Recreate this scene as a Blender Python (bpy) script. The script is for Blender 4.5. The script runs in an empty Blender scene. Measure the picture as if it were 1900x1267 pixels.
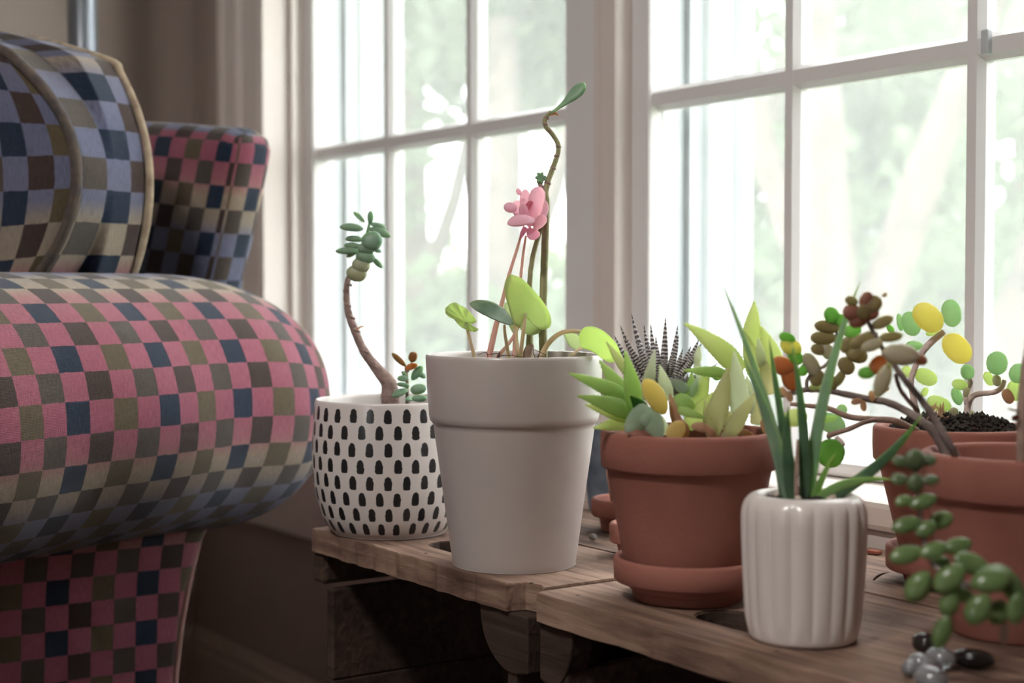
import bpy, bmesh, math, random
from mathutils import Vector, Matrix, noise
random.seed(7)
sc = bpy.context.scene
COL = sc.collection
PI = math.pi

# ------------------------------------------------------------------ camera
CAM_Z = 0.724
FPX = 2800.0
PITCH = math.radians(2.0)
FH = Vector((-0.826, 0.5635, 0)).normalized()
RT = Vector((FH.y, -FH.x, 0))
FW = FH * math.cos(PITCH) + Vector((0, 0, -math.sin(PITCH)))
UP = RT.cross(FW)
CAM = Vector((0, 0, CAM_Z))
cd = bpy.data.cameras.new('camera')
co = bpy.data.objects.new('camera', cd); COL.objects.link(co)
cd.sensor_width = 36.0
cd.lens = FPX / 1900.0 * 36.0
cd.clip_start = 0.02; cd.clip_end = 200
cd.dof.use_dof = True
cd.dof.focus_distance = 1.22
cd.dof.aperture_fstop = 5.2
cd.dof.aperture_blades = 7
co.matrix_world = Matrix((
    (RT.x, UP.x, -FW.x, CAM.x), (RT.y, UP.y, -FW.y, CAM.y),
    (RT.z, UP.z, -FW.z, CAM.z), (0, 0, 0, 1)))
sc.camera = co

# ------------------------------------------------------------------ world, lights, exposure
w = bpy.data.worlds.new('overcast_sky'); sc.world = w; w.use_nodes = True
bg = w.node_tree.nodes['Background']
bg.inputs['Color'].default_value = (0.97, 0.985, 1.0, 1)
bg.inputs['Strength'].default_value = 6.3

# daylight: the two windows in view and an opening added in the far wall; unseen fill light added overhead
ll = bpy.data.lights.new('added_fill_light', 'AREA'); ll.shape = 'DISK'; ll.size = .34; ll.energy = 24; ll.color = (1, .95, .91)
lo = bpy.data.objects.new('added_fill_light', ll); COL.objects.link(lo); lo.location = (-.25, -.75, 2.43)
sc.view_settings.view_transform = 'Standard'
sc.view_settings.look = 'None'
sc.view_settings.gamma = 1.0
sc.view_settings.exposure = 0.70
sc.view_settings.use_curve_mapping = False
sc.cycles.max_bounces = 10
sc.cycles.diffuse_bounces = 5
sc.cycles.glossy_bounces = 3
sc.cycles.transmission_bounces = 6
sc.cycles.transparent_max_bounces = 12
sc.cycles.caustics_reflective = False
sc.cycles.caustics_refractive = False
sc.cycles.sample_clamp_indirect = 6.0

# ------------------------------------------------------------------ geometry of the view (measuring points of the room)
def at(px, py, t):
    """point at depth t (metres along the optical axis) seen at photo pixel px, py"""
    r = (px - 950.0) / FPX; u = -(py - 633.5) / FPX
    return CAM + (FW + RT * r + UP * u) * t
def on_z(px, py, z):
    r = (px - 950.0) / FPX; u = -(py - 633.5) / FPX
    d = FW + RT * r + UP * u
    return CAM + d * ((z - CAM.z) / d.z)

# ------------------------------------------------------------------ materials
def lin(h):
    if isinstance(h, (tuple, list)): return (*h[:3], 1)
    h = h.lstrip('#'); c = [int(h[i:i+2], 16) / 255 for i in (0, 2, 4)]
    return (*[x / 12.92 if x <= .04045 else ((x + .055) / 1.055) ** 2.4 for x in c], 1)
def new_mat(name):
    m = bpy.data.materials.new(name); m.use_nodes = True
    nt = m.node_tree
    return m, nt, nt.nodes, nt.links, nt.nodes['Principled BSDF']
def pmat(name, c1, c2=None, scale=8, rough=.6, bump=0, bscale=None, sss=0, sssr=.004, spec=.5, trans=0, metal=0, detail=4, stretch=None, coat=0, dist=.002):
    m, nt, N, L, p = new_mat(name)
    p.inputs['Roughness'].default_value = rough
    p.inputs['Specular IOR Level'].default_value = spec
    p.inputs['Metallic'].default_value = metal
    if coat: p.inputs['Coat Weight'].default_value = coat; p.inputs['Coat Roughness'].default_value = .08
    tc = N.new('ShaderNodeTexCoord'); src = tc.outputs['Object']
    if stretch:
        mp = N.new('ShaderNodeMapping'); mp.inputs['Scale'].default_value = stretch
        L.new(src, mp.inputs['Vector']); src = mp.outputs['Vector']
    colsock = None
    if c2:
        nz = N.new('ShaderNodeTexNoise'); nz.inputs['Scale'].default_value = scale; nz.inputs['Detail'].default_value = detail
        L.new(src, nz.inputs['Vector'])
        r = N.new('ShaderNodeValToRGB')
        r.color_ramp.elements[0].position = .32; r.color_ramp.elements[1].position = .68
        r.color_ramp.elements[0].color = lin(c1); r.color_ramp.elements[1].color = lin(c2)
        L.new(nz.outputs['Fac'], r.inputs['Fac']); colsock = r.outputs['Color']
        L.new(colsock, p.inputs['Base Color'])
    else:
        p.inputs['Base Color'].default_value = lin(c1)
    if sss:
        p.inputs['Subsurface Weight'].default_value = sss
        p.inputs['Subsurface Radius'].default_value = (.7, 1.0, .25)
        p.inputs['Subsurface Scale'].default_value = sssr
    if bump:
        nb = N.new('ShaderNodeTexNoise'); nb.inputs['Scale'].default_value = bscale or scale * 4; nb.inputs['Detail'].default_value = 5
        L.new(src, nb.inputs['Vector'])
        b = N.new('ShaderNodeBump'); b.inputs['Strength'].default_value = bump; b.inputs['Distance'].default_value = dist
        L.new(nb.outputs['Fac'], b.inputs['Height']); L.new(b.outputs['Normal'], p.inputs['Normal'])
    if trans:
        t = N.new('ShaderNodeBsdfTranslucent'); mx = N.new('ShaderNodeMixShader'); mx.inputs['Fac'].default_value = trans
        if colsock: L.new(colsock, t.inputs['Color'])
        else: t.inputs['Color'].default_value = lin(c1)
        L.new(p.outputs[0], mx.inputs[1]); L.new(t.outputs[0], mx.inputs[2])
        L.new(mx.outputs[0], N['Material Output'].inputs['Surface'])
    return m

def math_node(N, L, op, a, b=None, c=None):
    n = N.new('ShaderNodeMath'); n.operation = op
    for i, x in enumerate((a, b, c)):
        if x is None: continue
        if isinstance(x, (int, float)): n.inputs[i].default_value = x
        else: L.new(x, n.inputs[i])
    return n.outputs[0]

def check_fabric():
    m, nt, N, L, p = new_mat('woven_check_fabric')
    p.inputs['Roughness'].default_value = .95; p.inputs['Specular IOR Level'].default_value = .12
    p.inputs['Sheen Weight'].default_value = .25; p.inputs['Sheen Roughness'].default_value = .5
    uv = N.new('ShaderNodeUVMap'); uv.uv_map = 'UVMap'
    nz = N.new('ShaderNodeTexNoise'); nz.inputs['Scale'].default_value = 5; nz.inputs['Detail'].default_value = 3
    L.new(uv.outputs[0], nz.inputs['Vector'])
    mixv = N.new('ShaderNodeVectorMath'); mixv.operation = 'MULTIPLY_ADD'
    L.new(nz.outputs['Color'], mixv.inputs[0]); mixv.inputs[1].default_value = (.05, .07, 0); L.new(uv.outputs[0], mixv.inputs[2])
    sp = N.new('ShaderNodeSeparateXYZ'); L.new(mixv.outputs[0], sp.inputs[0])
    u, v = sp.outputs[0], sp.outputs[1]
    i = math_node(N, L, 'FLOOR', u); j = math_node(N, L, 'FLOOR', v)
    par = math_node(N, L, 'FLOORED_MODULO', math_node(N, L, 'ADD', i, j), 2)
    wi = math_node(N, L, 'DIVIDE', math_node(N, L, 'ADD', math_node(N, L, 'FLOORED_MODULO', i, 4), .5), 4)
    warp = N.new('ShaderNodeValToRGB'); warp.color_ramp.interpolation = 'CONSTANT'
    e = warp.color_ramp.elements
    e[0].position = 0; e[0].color = lin('#1f3550'); e[1].position = .25; e[1].color = lin('#53413b')
    x = e.new(.5); x.color = lin('#77694f'); x = e.new(.75); x.color = lin('#655a52')
    L.new(wi, warp.inputs[0])
    vb = math_node(N, L, 'FRACT', math_node(N, L, 'DIVIDE', v, 15))
    weft = N.new('ShaderNodeValToRGB'); e = weft.color_ramp.elements
    e[0].position = 0; e[0].color = lin('#cf7a8b'); e[1].position = 1; e[1].color = lin('#d08d92')
    for pos, c in ((.10, '#c96f84'), (.2, '#cc7489'), (.33, '#c46d84'), (.385, '#d0838d'), (.43, '#cbb59c'), (.50, '#bfae9c'), (.54, '#8f90ab'),
                   (.66, '#8388a8'), (.82, '#8c8eaa'), (.86, '#c0b09e'), (.94, '#cfbaa3'), (.965, '#d59a98')):
        x = e.new(pos); x.color = lin(c)
    L.new(vb, weft.inputs[0])
    mc = N.new('ShaderNodeMix'); mc.data_type = 'RGBA'
    L.new(par, mc.inputs['Factor']); L.new(warp.outputs[0], mc.inputs['A']); L.new(weft.outputs[0], mc.inputs['B'])
    # slub streaks along the warp
    mp = N.new('ShaderNodeMapping'); mp.inputs['Scale'].default_value = (26, 1.6, 1); L.new(uv.outputs[0], mp.inputs[0])
    ns = N.new('ShaderNodeTexNoise'); ns.inputs['Scale'].default_value = 2; ns.inputs['Detail'].default_value = 4; L.new(mp.outputs[0], ns.inputs['Vector'])
    rs = N.new('ShaderNodeMapRange'); rs.inputs[1].default_value = .25; rs.inputs[2].default_value = .75; rs.inputs[3].default_value = .34; rs.inputs[4].default_value = .78
    L.new(ns.outputs['Fac'], rs.inputs[0])
    mm = N.new('ShaderNodeMix'); mm.data_type = 'RGBA'; mm.blend_type = 'MULTIPLY'; mm.inputs['Factor'].default_value = 1
    L.new(mc.outputs['Result'], mm.inputs['A']); L.new(rs.outputs[0], mm.inputs['B'])
    L.new(mm.outputs['Result'], p.inputs['Base Color'])
    wv = N.new('ShaderNodeTexWave'); wv.inputs['Scale'].default_value = 7; wv.inputs['Distortion'].default_value = 1.5; wv.bands_direction = 'Y'
    L.new(uv.outputs[0], wv.inputs['Vector'])
    ad = math_node(N, L, 'ADD', math_node(N, L, 'MULTIPLY', wv.outputs['Fac'], .5), math_node(N, L, 'MULTIPLY', par, .9))
    ad = math_node(N, L, 'ADD', ad, ns.outputs['Fac'])
    b = N.new('ShaderNodeBump'); b.inputs['Strength'].default_value = .7; b.inputs['Distance'].default_value = .0011
    L.new(ad, b.inputs['Height']); L.new(b.outputs[0], p.inputs['Normal'])
    return m

def wood(name, dark, mid, light, rough=.8):
    m, nt, N, L, p = new_mat(name)
    p.inputs['Roughness'].default_value = rough; p.inputs['Specular IOR Level'].default_value = .3
    tc = N.new('ShaderNodeTexCoord'); oi = N.new('ShaderNodeObjectInfo')
    off = N.new('ShaderNodeVectorMath'); off.operation = 'ADD'
    mu = N.new('ShaderNodeVectorMath'); mu.operation = 'SCALE'; mu.inputs[0].default_value = (3.1, 7.7, 5.3)
    L.new(oi.outputs['Random'], mu.inputs['Scale'])
    L.new(tc.outputs['Object'], off.inputs[0]); L.new(mu.outputs[0], off.inputs[1])
    mp = N.new('ShaderNodeMapping'); mp.inputs['Scale'].default_value = (2.2, 26, 26); L.new(off.outputs[0], mp.inputs[0])
    g = N.new('ShaderNodeTexNoise'); g.inputs['Scale'].default_value = 4; g.inputs['Detail'].default_value = 8; g.inputs['Distortion'].default_value = .6
    L.new(mp.outputs[0], g.inputs['Vector'])
    s = N.new('ShaderNodeTexNoise'); s.inputs['Scale'].default_value = 9; s.inputs['Detail'].default_value = 5; L.new(off.outputs[0], s.inputs['Vector'])
    mix = math_node(N, L, 'ADD', math_node(N, L, 'MULTIPLY', g.outputs['Fac'], .5), math_node(N, L, 'MULTIPLY', s.outputs['Fac'], .5))
    r = N.new('ShaderNodeValToRGB'); e = r.color_ramp.elements
    e[0].position = .36; e[0].color = lin(dark); e[1].position = .64; e[1].color = lin(light)
    x = e.new(.5); x.color = lin(mid)
    L.new(mix, r.inputs[0]); L.new(r.outputs[0], p.inputs['Base Color'])
    b = N.new('ShaderNodeBump'); b.inputs['Strength'].default_value = .9; b.inputs['Distance'].default_value = .0022
    L.new(g.outputs['Fac'], b.inputs['Height']); L.new(b.outputs[0], p.inputs['Normal'])
    return m

def dabbed_glaze():
    """white glazed ware printed with rows of black brush dabs (u: columns, v: rows)"""
    m, nt, N, L, p = new_mat('white_glaze_black_dabs')
    p.inputs['Roughness'].default_value = .28; p.inputs['Specular IOR Level'].default_value = .5
    uv = N.new('ShaderNodeUVMap'); uv.uv_map = 'UVMap'
    sp = N.new('ShaderNodeSeparateXYZ'); L.new(uv.outputs[0], sp.inputs[0])
    u, v = sp.outputs[0], sp.outputs[1]
    j = math_node(N, L, 'FLOOR', v)
    st = math_node(N, L, 'MULTIPLY', math_node(N, L, 'FLOORED_MODULO', j, 2), .5)
    us = math_node(N, L, 'ADD', u, st)
    i = math_node(N, L, 'FLOOR', us)
    cmb = N.new('ShaderNodeCombineXYZ'); L.new(i, cmb.inputs[0]); L.new(j, cmb.inputs[1])
    wn = N.new('ShaderNodeTexWhiteNoise'); wn.noise_dimensions = '2D'; L.new(cmb.outputs[0], wn.inputs['Vector'])
    rn = math_node(N, L, 'SUBTRACT', wn.outputs['Value'], .5)
    nz = N.new('ShaderNodeTexNoise'); nz.inputs['Scale'].default_value = 7; nz.inputs['Detail'].default_value = 2; L.new(uv.outputs[0], nz.inputs['Vector'])
    wob = math_node(N, L, 'MULTIPLY', math_node(N, L, 'SUBTRACT', nz.outputs['Fac'], .5), .12)
    dx = math_node(N, L, 'ABSOLUTE', math_node(N, L, 'ADD', math_node(N, L, 'SUBTRACT', math_node(N, L, 'FRACT', us), .5), math_node(N, L, 'ADD', math_node(N, L, 'MULTIPLY', rn, .08), wob)))
    dy = math_node(N, L, 'ADD', math_node(N, L, 'SUBTRACT', math_node(N, L, 'FRACT', v), .5), math_node(N, L, 'MULTIPLY', rn, .06))
    ex = math_node(N, L, 'POWER', math_node(N, L, 'DIVIDE', dx, .215), 4.5)
    # a pointed top: the dab narrows above the middle
    up = math_node(N, L, 'MAXIMUM', dy, 0)
    topc = math_node(N, L, 'MULTIPLY', math_node(N, L, 'MULTIPLY', up, dx), 13)
    ey = math_node(N, L, 'POWER', math_node(N, L, 'DIVIDE', math_node(N, L, 'ABSOLUTE', dy), .43), 5)
    f = math_node(N, L, 'ADD', math_node(N, L, 'ADD', ex, ey), topc)
    mask = math_node(N, L, 'LESS_THAN', f, 1)
    band = math_node(N, L, 'MULTIPLY', math_node(N, L, 'GREATER_THAN', v, 0.0), math_node(N, L, 'LESS_THAN', v, 8.0))
    mask = math_node(N, L, 'MULTIPLY', mask, band)
    mc = N.new('ShaderNodeMix'); mc.data_type = 'RGBA'
    mc.inputs['A'].default_value = lin('#d6cfca'); mc.inputs['B'].default_value = lin('#232324')
    L.new(mask, mc.inputs['Factor']); L.new(mc.outputs['Result'], p.inputs['Base Color'])
    return m

def banded_leaf():
    m, nt, N, L, p = new_mat('dark_leaf_white_bands')
    p.inputs['Roughness'].default_value = .5
    uv = N.new('ShaderNodeUVMap'); uv.uv_map = 'UVMap'
    sp = N.new('ShaderNodeSeparateXYZ'); L.new(uv.outputs[0], sp.inputs[0])
    nz = N.new('ShaderNodeTexNoise'); nz.inputs['Scale'].default_value = 14; L.new(uv.outputs[0], nz.inputs['Vector'])
    f = math_node(N, L, 'FRACT', math_node(N, L, 'ADD', math_node(N, L, 'MULTIPLY', sp.outputs[1], 17), math_node(N, L, 'MULTIPLY', nz.outputs['Fac'], .8)))
    k = math_node(N, L, 'MULTIPLY', math_node(N, L, 'LESS_THAN', f, .36), math_node(N, L, 'LESS_THAN', sp.outputs[1], .93))
    mc = N.new('ShaderNodeMix'); mc.data_type = 'RGBA'
    mc.inputs['A'].default_value = lin('#3c3539'); mc.inputs['B'].default_value = lin('#cfc8c4')
    L.new(k, mc.inputs['Factor']); L.new(mc.outputs['Result'], p.inputs['Base Color'])
    b = N.new('ShaderNodeBump'); b.inputs['Strength'].default_value = .5; b.inputs['Distance'].default_value = .0006
    L.new(k, b.inputs['Height']); L.new(b.outputs[0], p.inputs['Normal'])
    return m

def mixed(name, trans_fac, kind):
    m, nt, N, L, p = new_mat(name)
    out = N['Material Output']
    tr = N.new('ShaderNodeBsdfTransparent'); mx = N.new('ShaderNodeMixShader')
    L.new(tr.outputs[0], mx.inputs[1]); L.new(mx.outputs[0], out.inputs['Surface'])
    if kind == 'glass':
        N.remove(p)
        g = N.new('ShaderNodeBsdfGlossy'); g.inputs['Roughness'].default_value = .02
        lw = N.new('ShaderNodeLayerWeight'); lw.inputs['Blend'].default_value = .5
        fr = math_node(N, L, 'ADD', math_node(N, L, 'MULTIPLY', math_node(N, L, 'POWER', lw.outputs['Facing'], 5), .94), .04)
        L.new(fr, mx.inputs[0]); L.new(g.outputs[0], mx.inputs[2])
        tr.inputs['Color'].default_value = (.985, .99, .985, 1)
    else:
        N.remove(p)
        d = N.new('ShaderNodeBsdfDiffuse'); d.inputs['Color'].default_value = (.8, .8, .8, 1)
        t = N.new('ShaderNodeBsdfTranslucent'); t.inputs['Color'].default_value = (.8, .81, .81, 1)
        m2 = N.new('ShaderNodeMixShader'); m2.inputs[0].default_value = .5
        L.new(d.outputs[0], m2.inputs[1]); L.new(t.outputs[0], m2.inputs[2]); L.new(m2.outputs[0], mx.inputs[2])
        mx.inputs[0].default_value = trans_fac
    return m

M = {}
M['fabric'] = check_fabric()
M['piping'] = pmat('dark_welt_cord', '#5e5248', '#3f3a3a', 60, .95, .4, 300)
M['piping_light'] = pmat('cream_welt_cord', '#b3a289', '#8c7a68', 60, .95, .4, 300)
M['piping_pink'] = pmat('dusty_pink_selvedge', '#b98d8c', '#a98a7d', 60, .95, .4, 300)
M['wall'] = pmat('taupe_wall_paint', '#a2958c', '#a69990', 3, .9, .15, 160)
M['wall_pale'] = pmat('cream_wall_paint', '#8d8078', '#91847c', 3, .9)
M['ceiling'] = pmat('white_ceiling_paint', '#d8d4ce', '#dcd8d2', 3, .95)
M['trim'] = pmat('off_white_trim_paint', '#d6ccc4', '#dad1ca', 5, .45, .06, 90)
M['sash'] = pmat('white_window_sash_vinyl', '#dcdad8', '#e0dedc', 5, .35)
M['ext_white'] = pmat('white_exterior_trim', '#b4babc', '#bcc2c4', 5, .5)
M['baseboard'] = pmat('baseboard_paint', '#b7a99d', '#bbada2', 5, .5)
M['floor'] = wood('floor_board_wood', '#4a392c', '#604a3a', '#75604c', .55)
M['glass'] = mixed('window_glass', 0, 'glass')
M['screen'] = mixed('insect_screen_mesh', .18, 'screen')
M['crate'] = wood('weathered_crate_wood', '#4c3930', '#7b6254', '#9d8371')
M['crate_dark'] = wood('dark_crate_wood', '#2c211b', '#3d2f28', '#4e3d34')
M['terracotta'] = pmat('terracotta_clay', '#8a5548', '#986255', 14, .85, .15, 300)
M['terracotta_pale'] = pmat('pale_terracotta_clay', '#b98876', '#c29583', 14, .85)
M['grey_glaze'] = pmat('warm_grey_glaze', '#b5aca7', '#b9b0aa', 20, .32, coat=.15)
M['dabs'] = dabbed_glaze()
M['white_glaze'] = pmat('white_glaze', '#d3cac5', '#d9d1cb', 20, .3, coat=.3)
M['blue_glaze'] = pmat('dark_blue_grey_glaze', '#39414d', '#6a7480', 30, .4)
M['soil'] = pmat('dark_potting_soil', '#211b18', '#3d332c', 140, .95, 1.0, 260, dist=.004)
M['perlite'] = pmat('perlite', '#b9a898', '#cdbfb0', 80, .9)
M['pole'] = pmat('grey_painted_metal', '#7b8087', None, rough=.35, metal=.6)
M['bark'] = pmat('brown_bark', '#755f59', '#a38c82', 90, .9, .9, 250)
M['bark_grey'] = pmat('grey_woody_stem', '#6b5d58', '#8c7e77', 90, .9, .8, 250)
M['stem_olive'] = pmat('olive_green_stem', '#8d8b63', '#a8a57d', 70, .7, .5, 200, sss=.1)
M['stem_brown'] = pmat('light_brown_stem', '#8d7468', '#a58b7d', 90, .85, .6, 200)
M['stem_pink'] = pmat('pale_pink_stem', '#e6bfb4', '#ecccc0', 30, .6, sss=.3, sssr=.002, trans=.5)
M['stem_pale'] = pmat('pale_cream_petiole', '#e2d3b4', '#d8c5a6', 60, .6, sss=.3, sssr=.002, trans=.5)
M['stem_fuzzy'] = pmat('pinkish_fuzzy_stem', '#cdb6b0', '#dccac3', 120, .95, .6, 300)
M['root'] = pmat('dark_root', '#4a3229')
def leafm(key, name, c1, c2, scale=40, rough=.45, sss=.6, r=.006, bump=.1, trans=0):
    M[key] = pmat(name, c1, c2, scale, rough, bump, scale * 5, sss=sss, sssr=r, dist=.0006, trans=trans)
leafm('jade', 'jade_green_leaf', '#7a9a80', '#9ab598', trans=.35)
leafm('jade_pale', 'pale_cream_green_leaf', '#a5ab8c', '#bcbd9d', trans=.35)
leafm('jade_dark', 'dark_green_leaf', '#668870', '#809f84')
leafm('olive_red', 'olive_leaf_red_flush', '#8e6b45', '#a87a4a', trans=.55)
leafm('cyc', 'fresh_green_leaf', '#d3e6a4', '#dcecae', 30, trans=.78)
leafm('cyc_pale', 'pale_green_leaf', '#dcebbc', '#e2efc6', 30, trans=.78)
leafm('cyc_dark', 'dark_marbled_leaf', '#55705a', '#8a9f8b', 60, trans=.35)
leafm('petal', 'pink_petal', '#fcd2e0', '#fddbe6', 30, .6, .3, .003, trans=.55)
leafm('petal_deep', 'deep_pink_petal', '#f6b8ce', '#f8c4d7', 30, .6, .3, .003, trans=.55)
leafm('aloe', 'bright_green_succulent_leaf', '#c2dc96', '#d2e6a8', 30, trans=.78)
leafm('aloe_yel', 'yellow_green_succulent_leaf', '#dae6a4', '#e4ebb8', 30, trans=.78)
leafm('aloe_pale', 'pale_cream_succulent_leaf', '#e0e8cc', '#eaeeda', 30, trans=.78)
leafm('aloe_blue', 'blue_green_succulent_leaf', '#c6d8c2', '#d8e4d4', 30, trans=.78)
leafm('aloe_dark', 'deep_green_succulent_leaf', '#4c8a45', '#6aa455', 30, trans=.78)
leafm('aloe_yellow', 'yellowed_leaf', '#f6e39a', '#f8e8ae', 30, trans=.78)
leafm('aloe_olive', 'olive_fading_leaf', '#d8d8ac', '#e2dec0', 30, trans=.78)
leafm('dry', 'dry_peach_leaf', '#c9a184', '#dcb99c', 50, .9, .2, trans=.55)
leafm('sword', 'grey_green_sword_leaf', '#4a6650', '#688468', 50, trans=.35)
leafm('sword_light', 'silvery_green_sword_leaf', '#86a18a', '#a3b8a0', 50, trans=.35)
leafm('sword_lime', 'lime_green_sword_leaf', '#78975a', '#8ca86b', 50, trans=.35)
leafm('brown_red', 'brown_red_leaf', '#9a6a5c', '#ad7d6a', 40, trans=.55)
leafm('brown_olive', 'brown_olive_leaf', '#998a62', '#ab9c74', 40, trans=.55)
leafm('brown_pale', 'pale_taupe_leaf', '#b5aa92', '#c6bca4', 40, trans=.35)
leafm('orange', 'orange_brown_leaf', '#c07c49', '#d3935c', 40, trans=.55)
leafm('bright', 'bright_green_leaf', '#93c470', '#a8d184', 40, trans=.78)
leafm('fuzzy_green', 'fuzzy_green_leaf', '#b4d2a4', '#c4ddb4', 60, .9, trans=.78)
leafm('fuzzy_yellow', 'fuzzy_yellow_leaf', '#f0e790', '#f4eca6', 60, .9, trans=.78)
leafm('fuzzy_lime', 'fuzzy_lime_leaf', '#d8e8a8', '#e2edb6', 60, .9, trans=.78)
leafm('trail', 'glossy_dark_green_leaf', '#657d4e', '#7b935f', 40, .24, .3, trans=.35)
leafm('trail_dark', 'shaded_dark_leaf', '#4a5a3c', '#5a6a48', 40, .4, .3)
M['zebra'] = banded_leaf()
M['marble'] = pmat('clear_grey_glass_bead', '#bfc2c4', '#9fa3a6', 30, .08, spec=.8)
M['marble'].node_tree.nodes['Principled BSDF'].inputs['Transmission Weight'].default_value = .6
M['dark_stone'] = pmat('polished_black_stone', '#24201f', '#2f2927', 30, .12)
M['dried'] = pmat('dried_brown_leaf', '#4a2a26', '#643a31', 60, 1, spec=.1)
M['chip'] = pmat('terracotta_chip', '#8a4a38', '#9a5945', 60, .85)
M['pebble'] = pmat('grey_pebble', '#6f6862', '#8f8780', 60, .8)
M['lawn'] = pmat('lawn_grass', '#5f7350', '#7d9067', 2.5, .95)
M['trunk'] = pmat('tree_bark', '#4a423d', '#6a5f58', 14, .95, .6, 40)
M['foliage'] = pmat('tree_foliage', '#4f6146', '#76876a', 1.2, .7, trans=.5)
M['foliage2'] = pmat('hedge_foliage', '#5f7250', '#86986f', 1.2, .7, trans=.5)

# ------------------------------------------------------------------ object helpers
def origin(o):
    v = Vector((0, 0, 0))
    while o is not None:
        v += o.location; o = o.parent
    return v
def make(name, V, F, mat, parent=None, uv=None, smooth=True, loc=None, kind=None):
    """one mesh object from world-space vertices; its own origin at loc (top level) or at its parent's origin"""
    base = Vector(loc) if loc is not None else Vector((0, 0, 0))
    off = base + (origin(parent) if parent else Vector((0, 0, 0)))
    me = bpy.data.meshes.new(name)
    me.from_pydata([tuple(Vector(v) - off) for v in V], [], F)
    if uv:
        ul = me.uv_layers.new(name='UVMap')
        for lp in me.loops: ul.data[lp.index].uv = uv[lp.vertex_index] if not isinstance(uv, dict) else (0, 0)
    me.polygons.foreach_set('use_smooth', [smooth] * len(me.polygons))
    if mat: me.materials.append(M[mat] if isinstance(mat, str) else mat)
    me.update()
    o = bpy.data.objects.new(name, me); COL.objects.link(o)
    o.location = base
    if parent: o.parent = parent
    if kind: o['kind'] = kind
    return o
def tag(o, label, cat, group=None):
    o['label'] = label; o['category'] = cat
    if group: o['group'] = group
    return o
def thing(name, label, cat, loc, group=None):
    o = bpy.data.objects.new(name, None); COL.objects.link(o); o.location = loc; o.empty_display_size = .02
    return tag(o, label, cat, group)

def box_vf(a, b):
    x0, y0, z0 = a; x1, y1, z1 = b
    V = [(x0, y0, z0), (x1, y0, z0), (x1, y1, z0), (x0, y1, z0), (x0, y0, z1), (x1, y0, z1), (x1, y1, z1), (x0, y1, z1)]
    F = [(0, 3, 2, 1), (4, 5, 6, 7), (0, 1, 5, 4), (1, 2, 6, 5), (2, 3, 7, 6), (3, 0, 4, 7)]
    return V, F
def bevel_obj(o, wdt, seg=2):
    bm = bmesh.new(); bm.from_mesh(o.data)
    bmesh.ops.bevel(bm, geom=bm.edges[:] , offset=wdt, segments=seg, affect='EDGES', profile=.5, clamp_overlap=True)
    bm.to_mesh(o.data); bm.free()
    return o
def box(name, a, b, mat, parent=None, bev=0, kind=None, seg=2, loc=None):
    V, F = box_vf(a, b)
    o = make(name, V, F, mat, parent, smooth=False, kind=kind, loc=loc)
    if bev: bevel_obj(o, bev, seg)
    return o
def struct(name, a, b, mat, bev=0):
    return box(name, a, b, mat, None, bev, 'structure')

def lathe_vf(prof, c, seg=64, uvf=None, rmod=None, closed=True):
    V, F, UV = [], [], []
    n = len(prof)
    for k, (r, z) in enumerate(prof):
        for s in range(seg + 1):
            a = 2 * PI * s / seg
            rr = r * (rmod(a, k, z) if rmod else 1)
            V.append((c[0] + rr * math.cos(a), c[1] + rr * math.sin(a), c[2] + z))
            UV.append(uvf(a, k) if uvf else (s / seg, k / n))
    for k in range(n - 1):
        for s in range(seg):
            a = k * (seg + 1) + s; b = a + 1; d = a + seg + 1; e = d + 1
            F.append((a, b, e, d))
    return V, F, UV
def lathe(name, prof, c, mat, parent=None, seg=64, uvf=None, rmod=None, loc=None):
    V, F, UV = lathe_vf(prof, c, seg, uvf, rmod)
    o = make(name, V, F, mat, parent, UV, True, loc)
    bm = bmesh.new(); bm.from_mesh(o.data)
    bmesh.ops.remove_doubles(bm, verts=bm.verts[:], dist=1e-6)
    bm.to_mesh(o.data); bm.free()
    return o
def smooth_profile(pts, sub=4):
    out = []
    for i in range(len(pts) - 1):
        p0 = pts[max(i - 1, 0)]; p1 = pts[i]; p2 = pts[i + 1]; p3 = pts[min(i + 2, len(pts) - 1)]
        for k in range(sub):
            t = k / sub
            out.append(tuple(.5 * ((2 * p1[j]) + (-p0[j] + p2[j]) * t + (2 * p0[j] - 5 * p1[j] + 4 * p2[j] - p3[j]) * t * t + (-p0[j] + 3 * p1[j] - 3 * p2[j] + p3[j]) * t ** 3) for j in range(len(p1))))
    out.append(tuple(pts[-1])); return out

def tube_vf(pts, radii, seg=10, sub=5, rough=0):
    P = [(*p, r) for p, r in zip([tuple(p) for p in pts], radii)]
    if len(P) > 2 and sub > 1: P = smooth_profile(P, sub)
    V, F = [], []
    prev = None
    n = len(P)
    for i, p in enumerate(P):
        c = Vector(p[:3]); r = max(p[3], 1e-5)
        d = (Vector(P[min(i + 1, n - 1)][:3]) - Vector(P[max(i - 1, 0)][:3])).normalized()
        if prev is None:
            a = d.orthogonal().normalized()
        else:
            a = (prev - d * prev.dot(d)).normalized()
        prev = a; b = d.cross(a)
        for s in range(seg):
            th = 2 * PI * s / seg
            rr = r * (1 + rough * (random.random() - .5))
            V.append(c + (a * math.cos(th) + b * math.sin(th)) * rr)
    for i in range(n - 1):
        for s in range(seg):
            q = i * seg + s; q2 = i * seg + (s + 1) % seg
            F.append((q, q2, q2 + seg, q + seg))
    F.append(tuple(range(seg))[::-1]); F.append(tuple(range((n - 1) * seg, n * seg)))
    return V, F
def tube(name, pts, radii, mat, parent, seg=10, sub=5, rough=0, loc=None):
    if isinstance(radii, (int, float)): radii = [radii] * len(pts)
    V, F = tube_vf(pts, radii, seg, sub, rough)
    return make(name, V, F, mat, parent, loc=loc)
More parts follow.
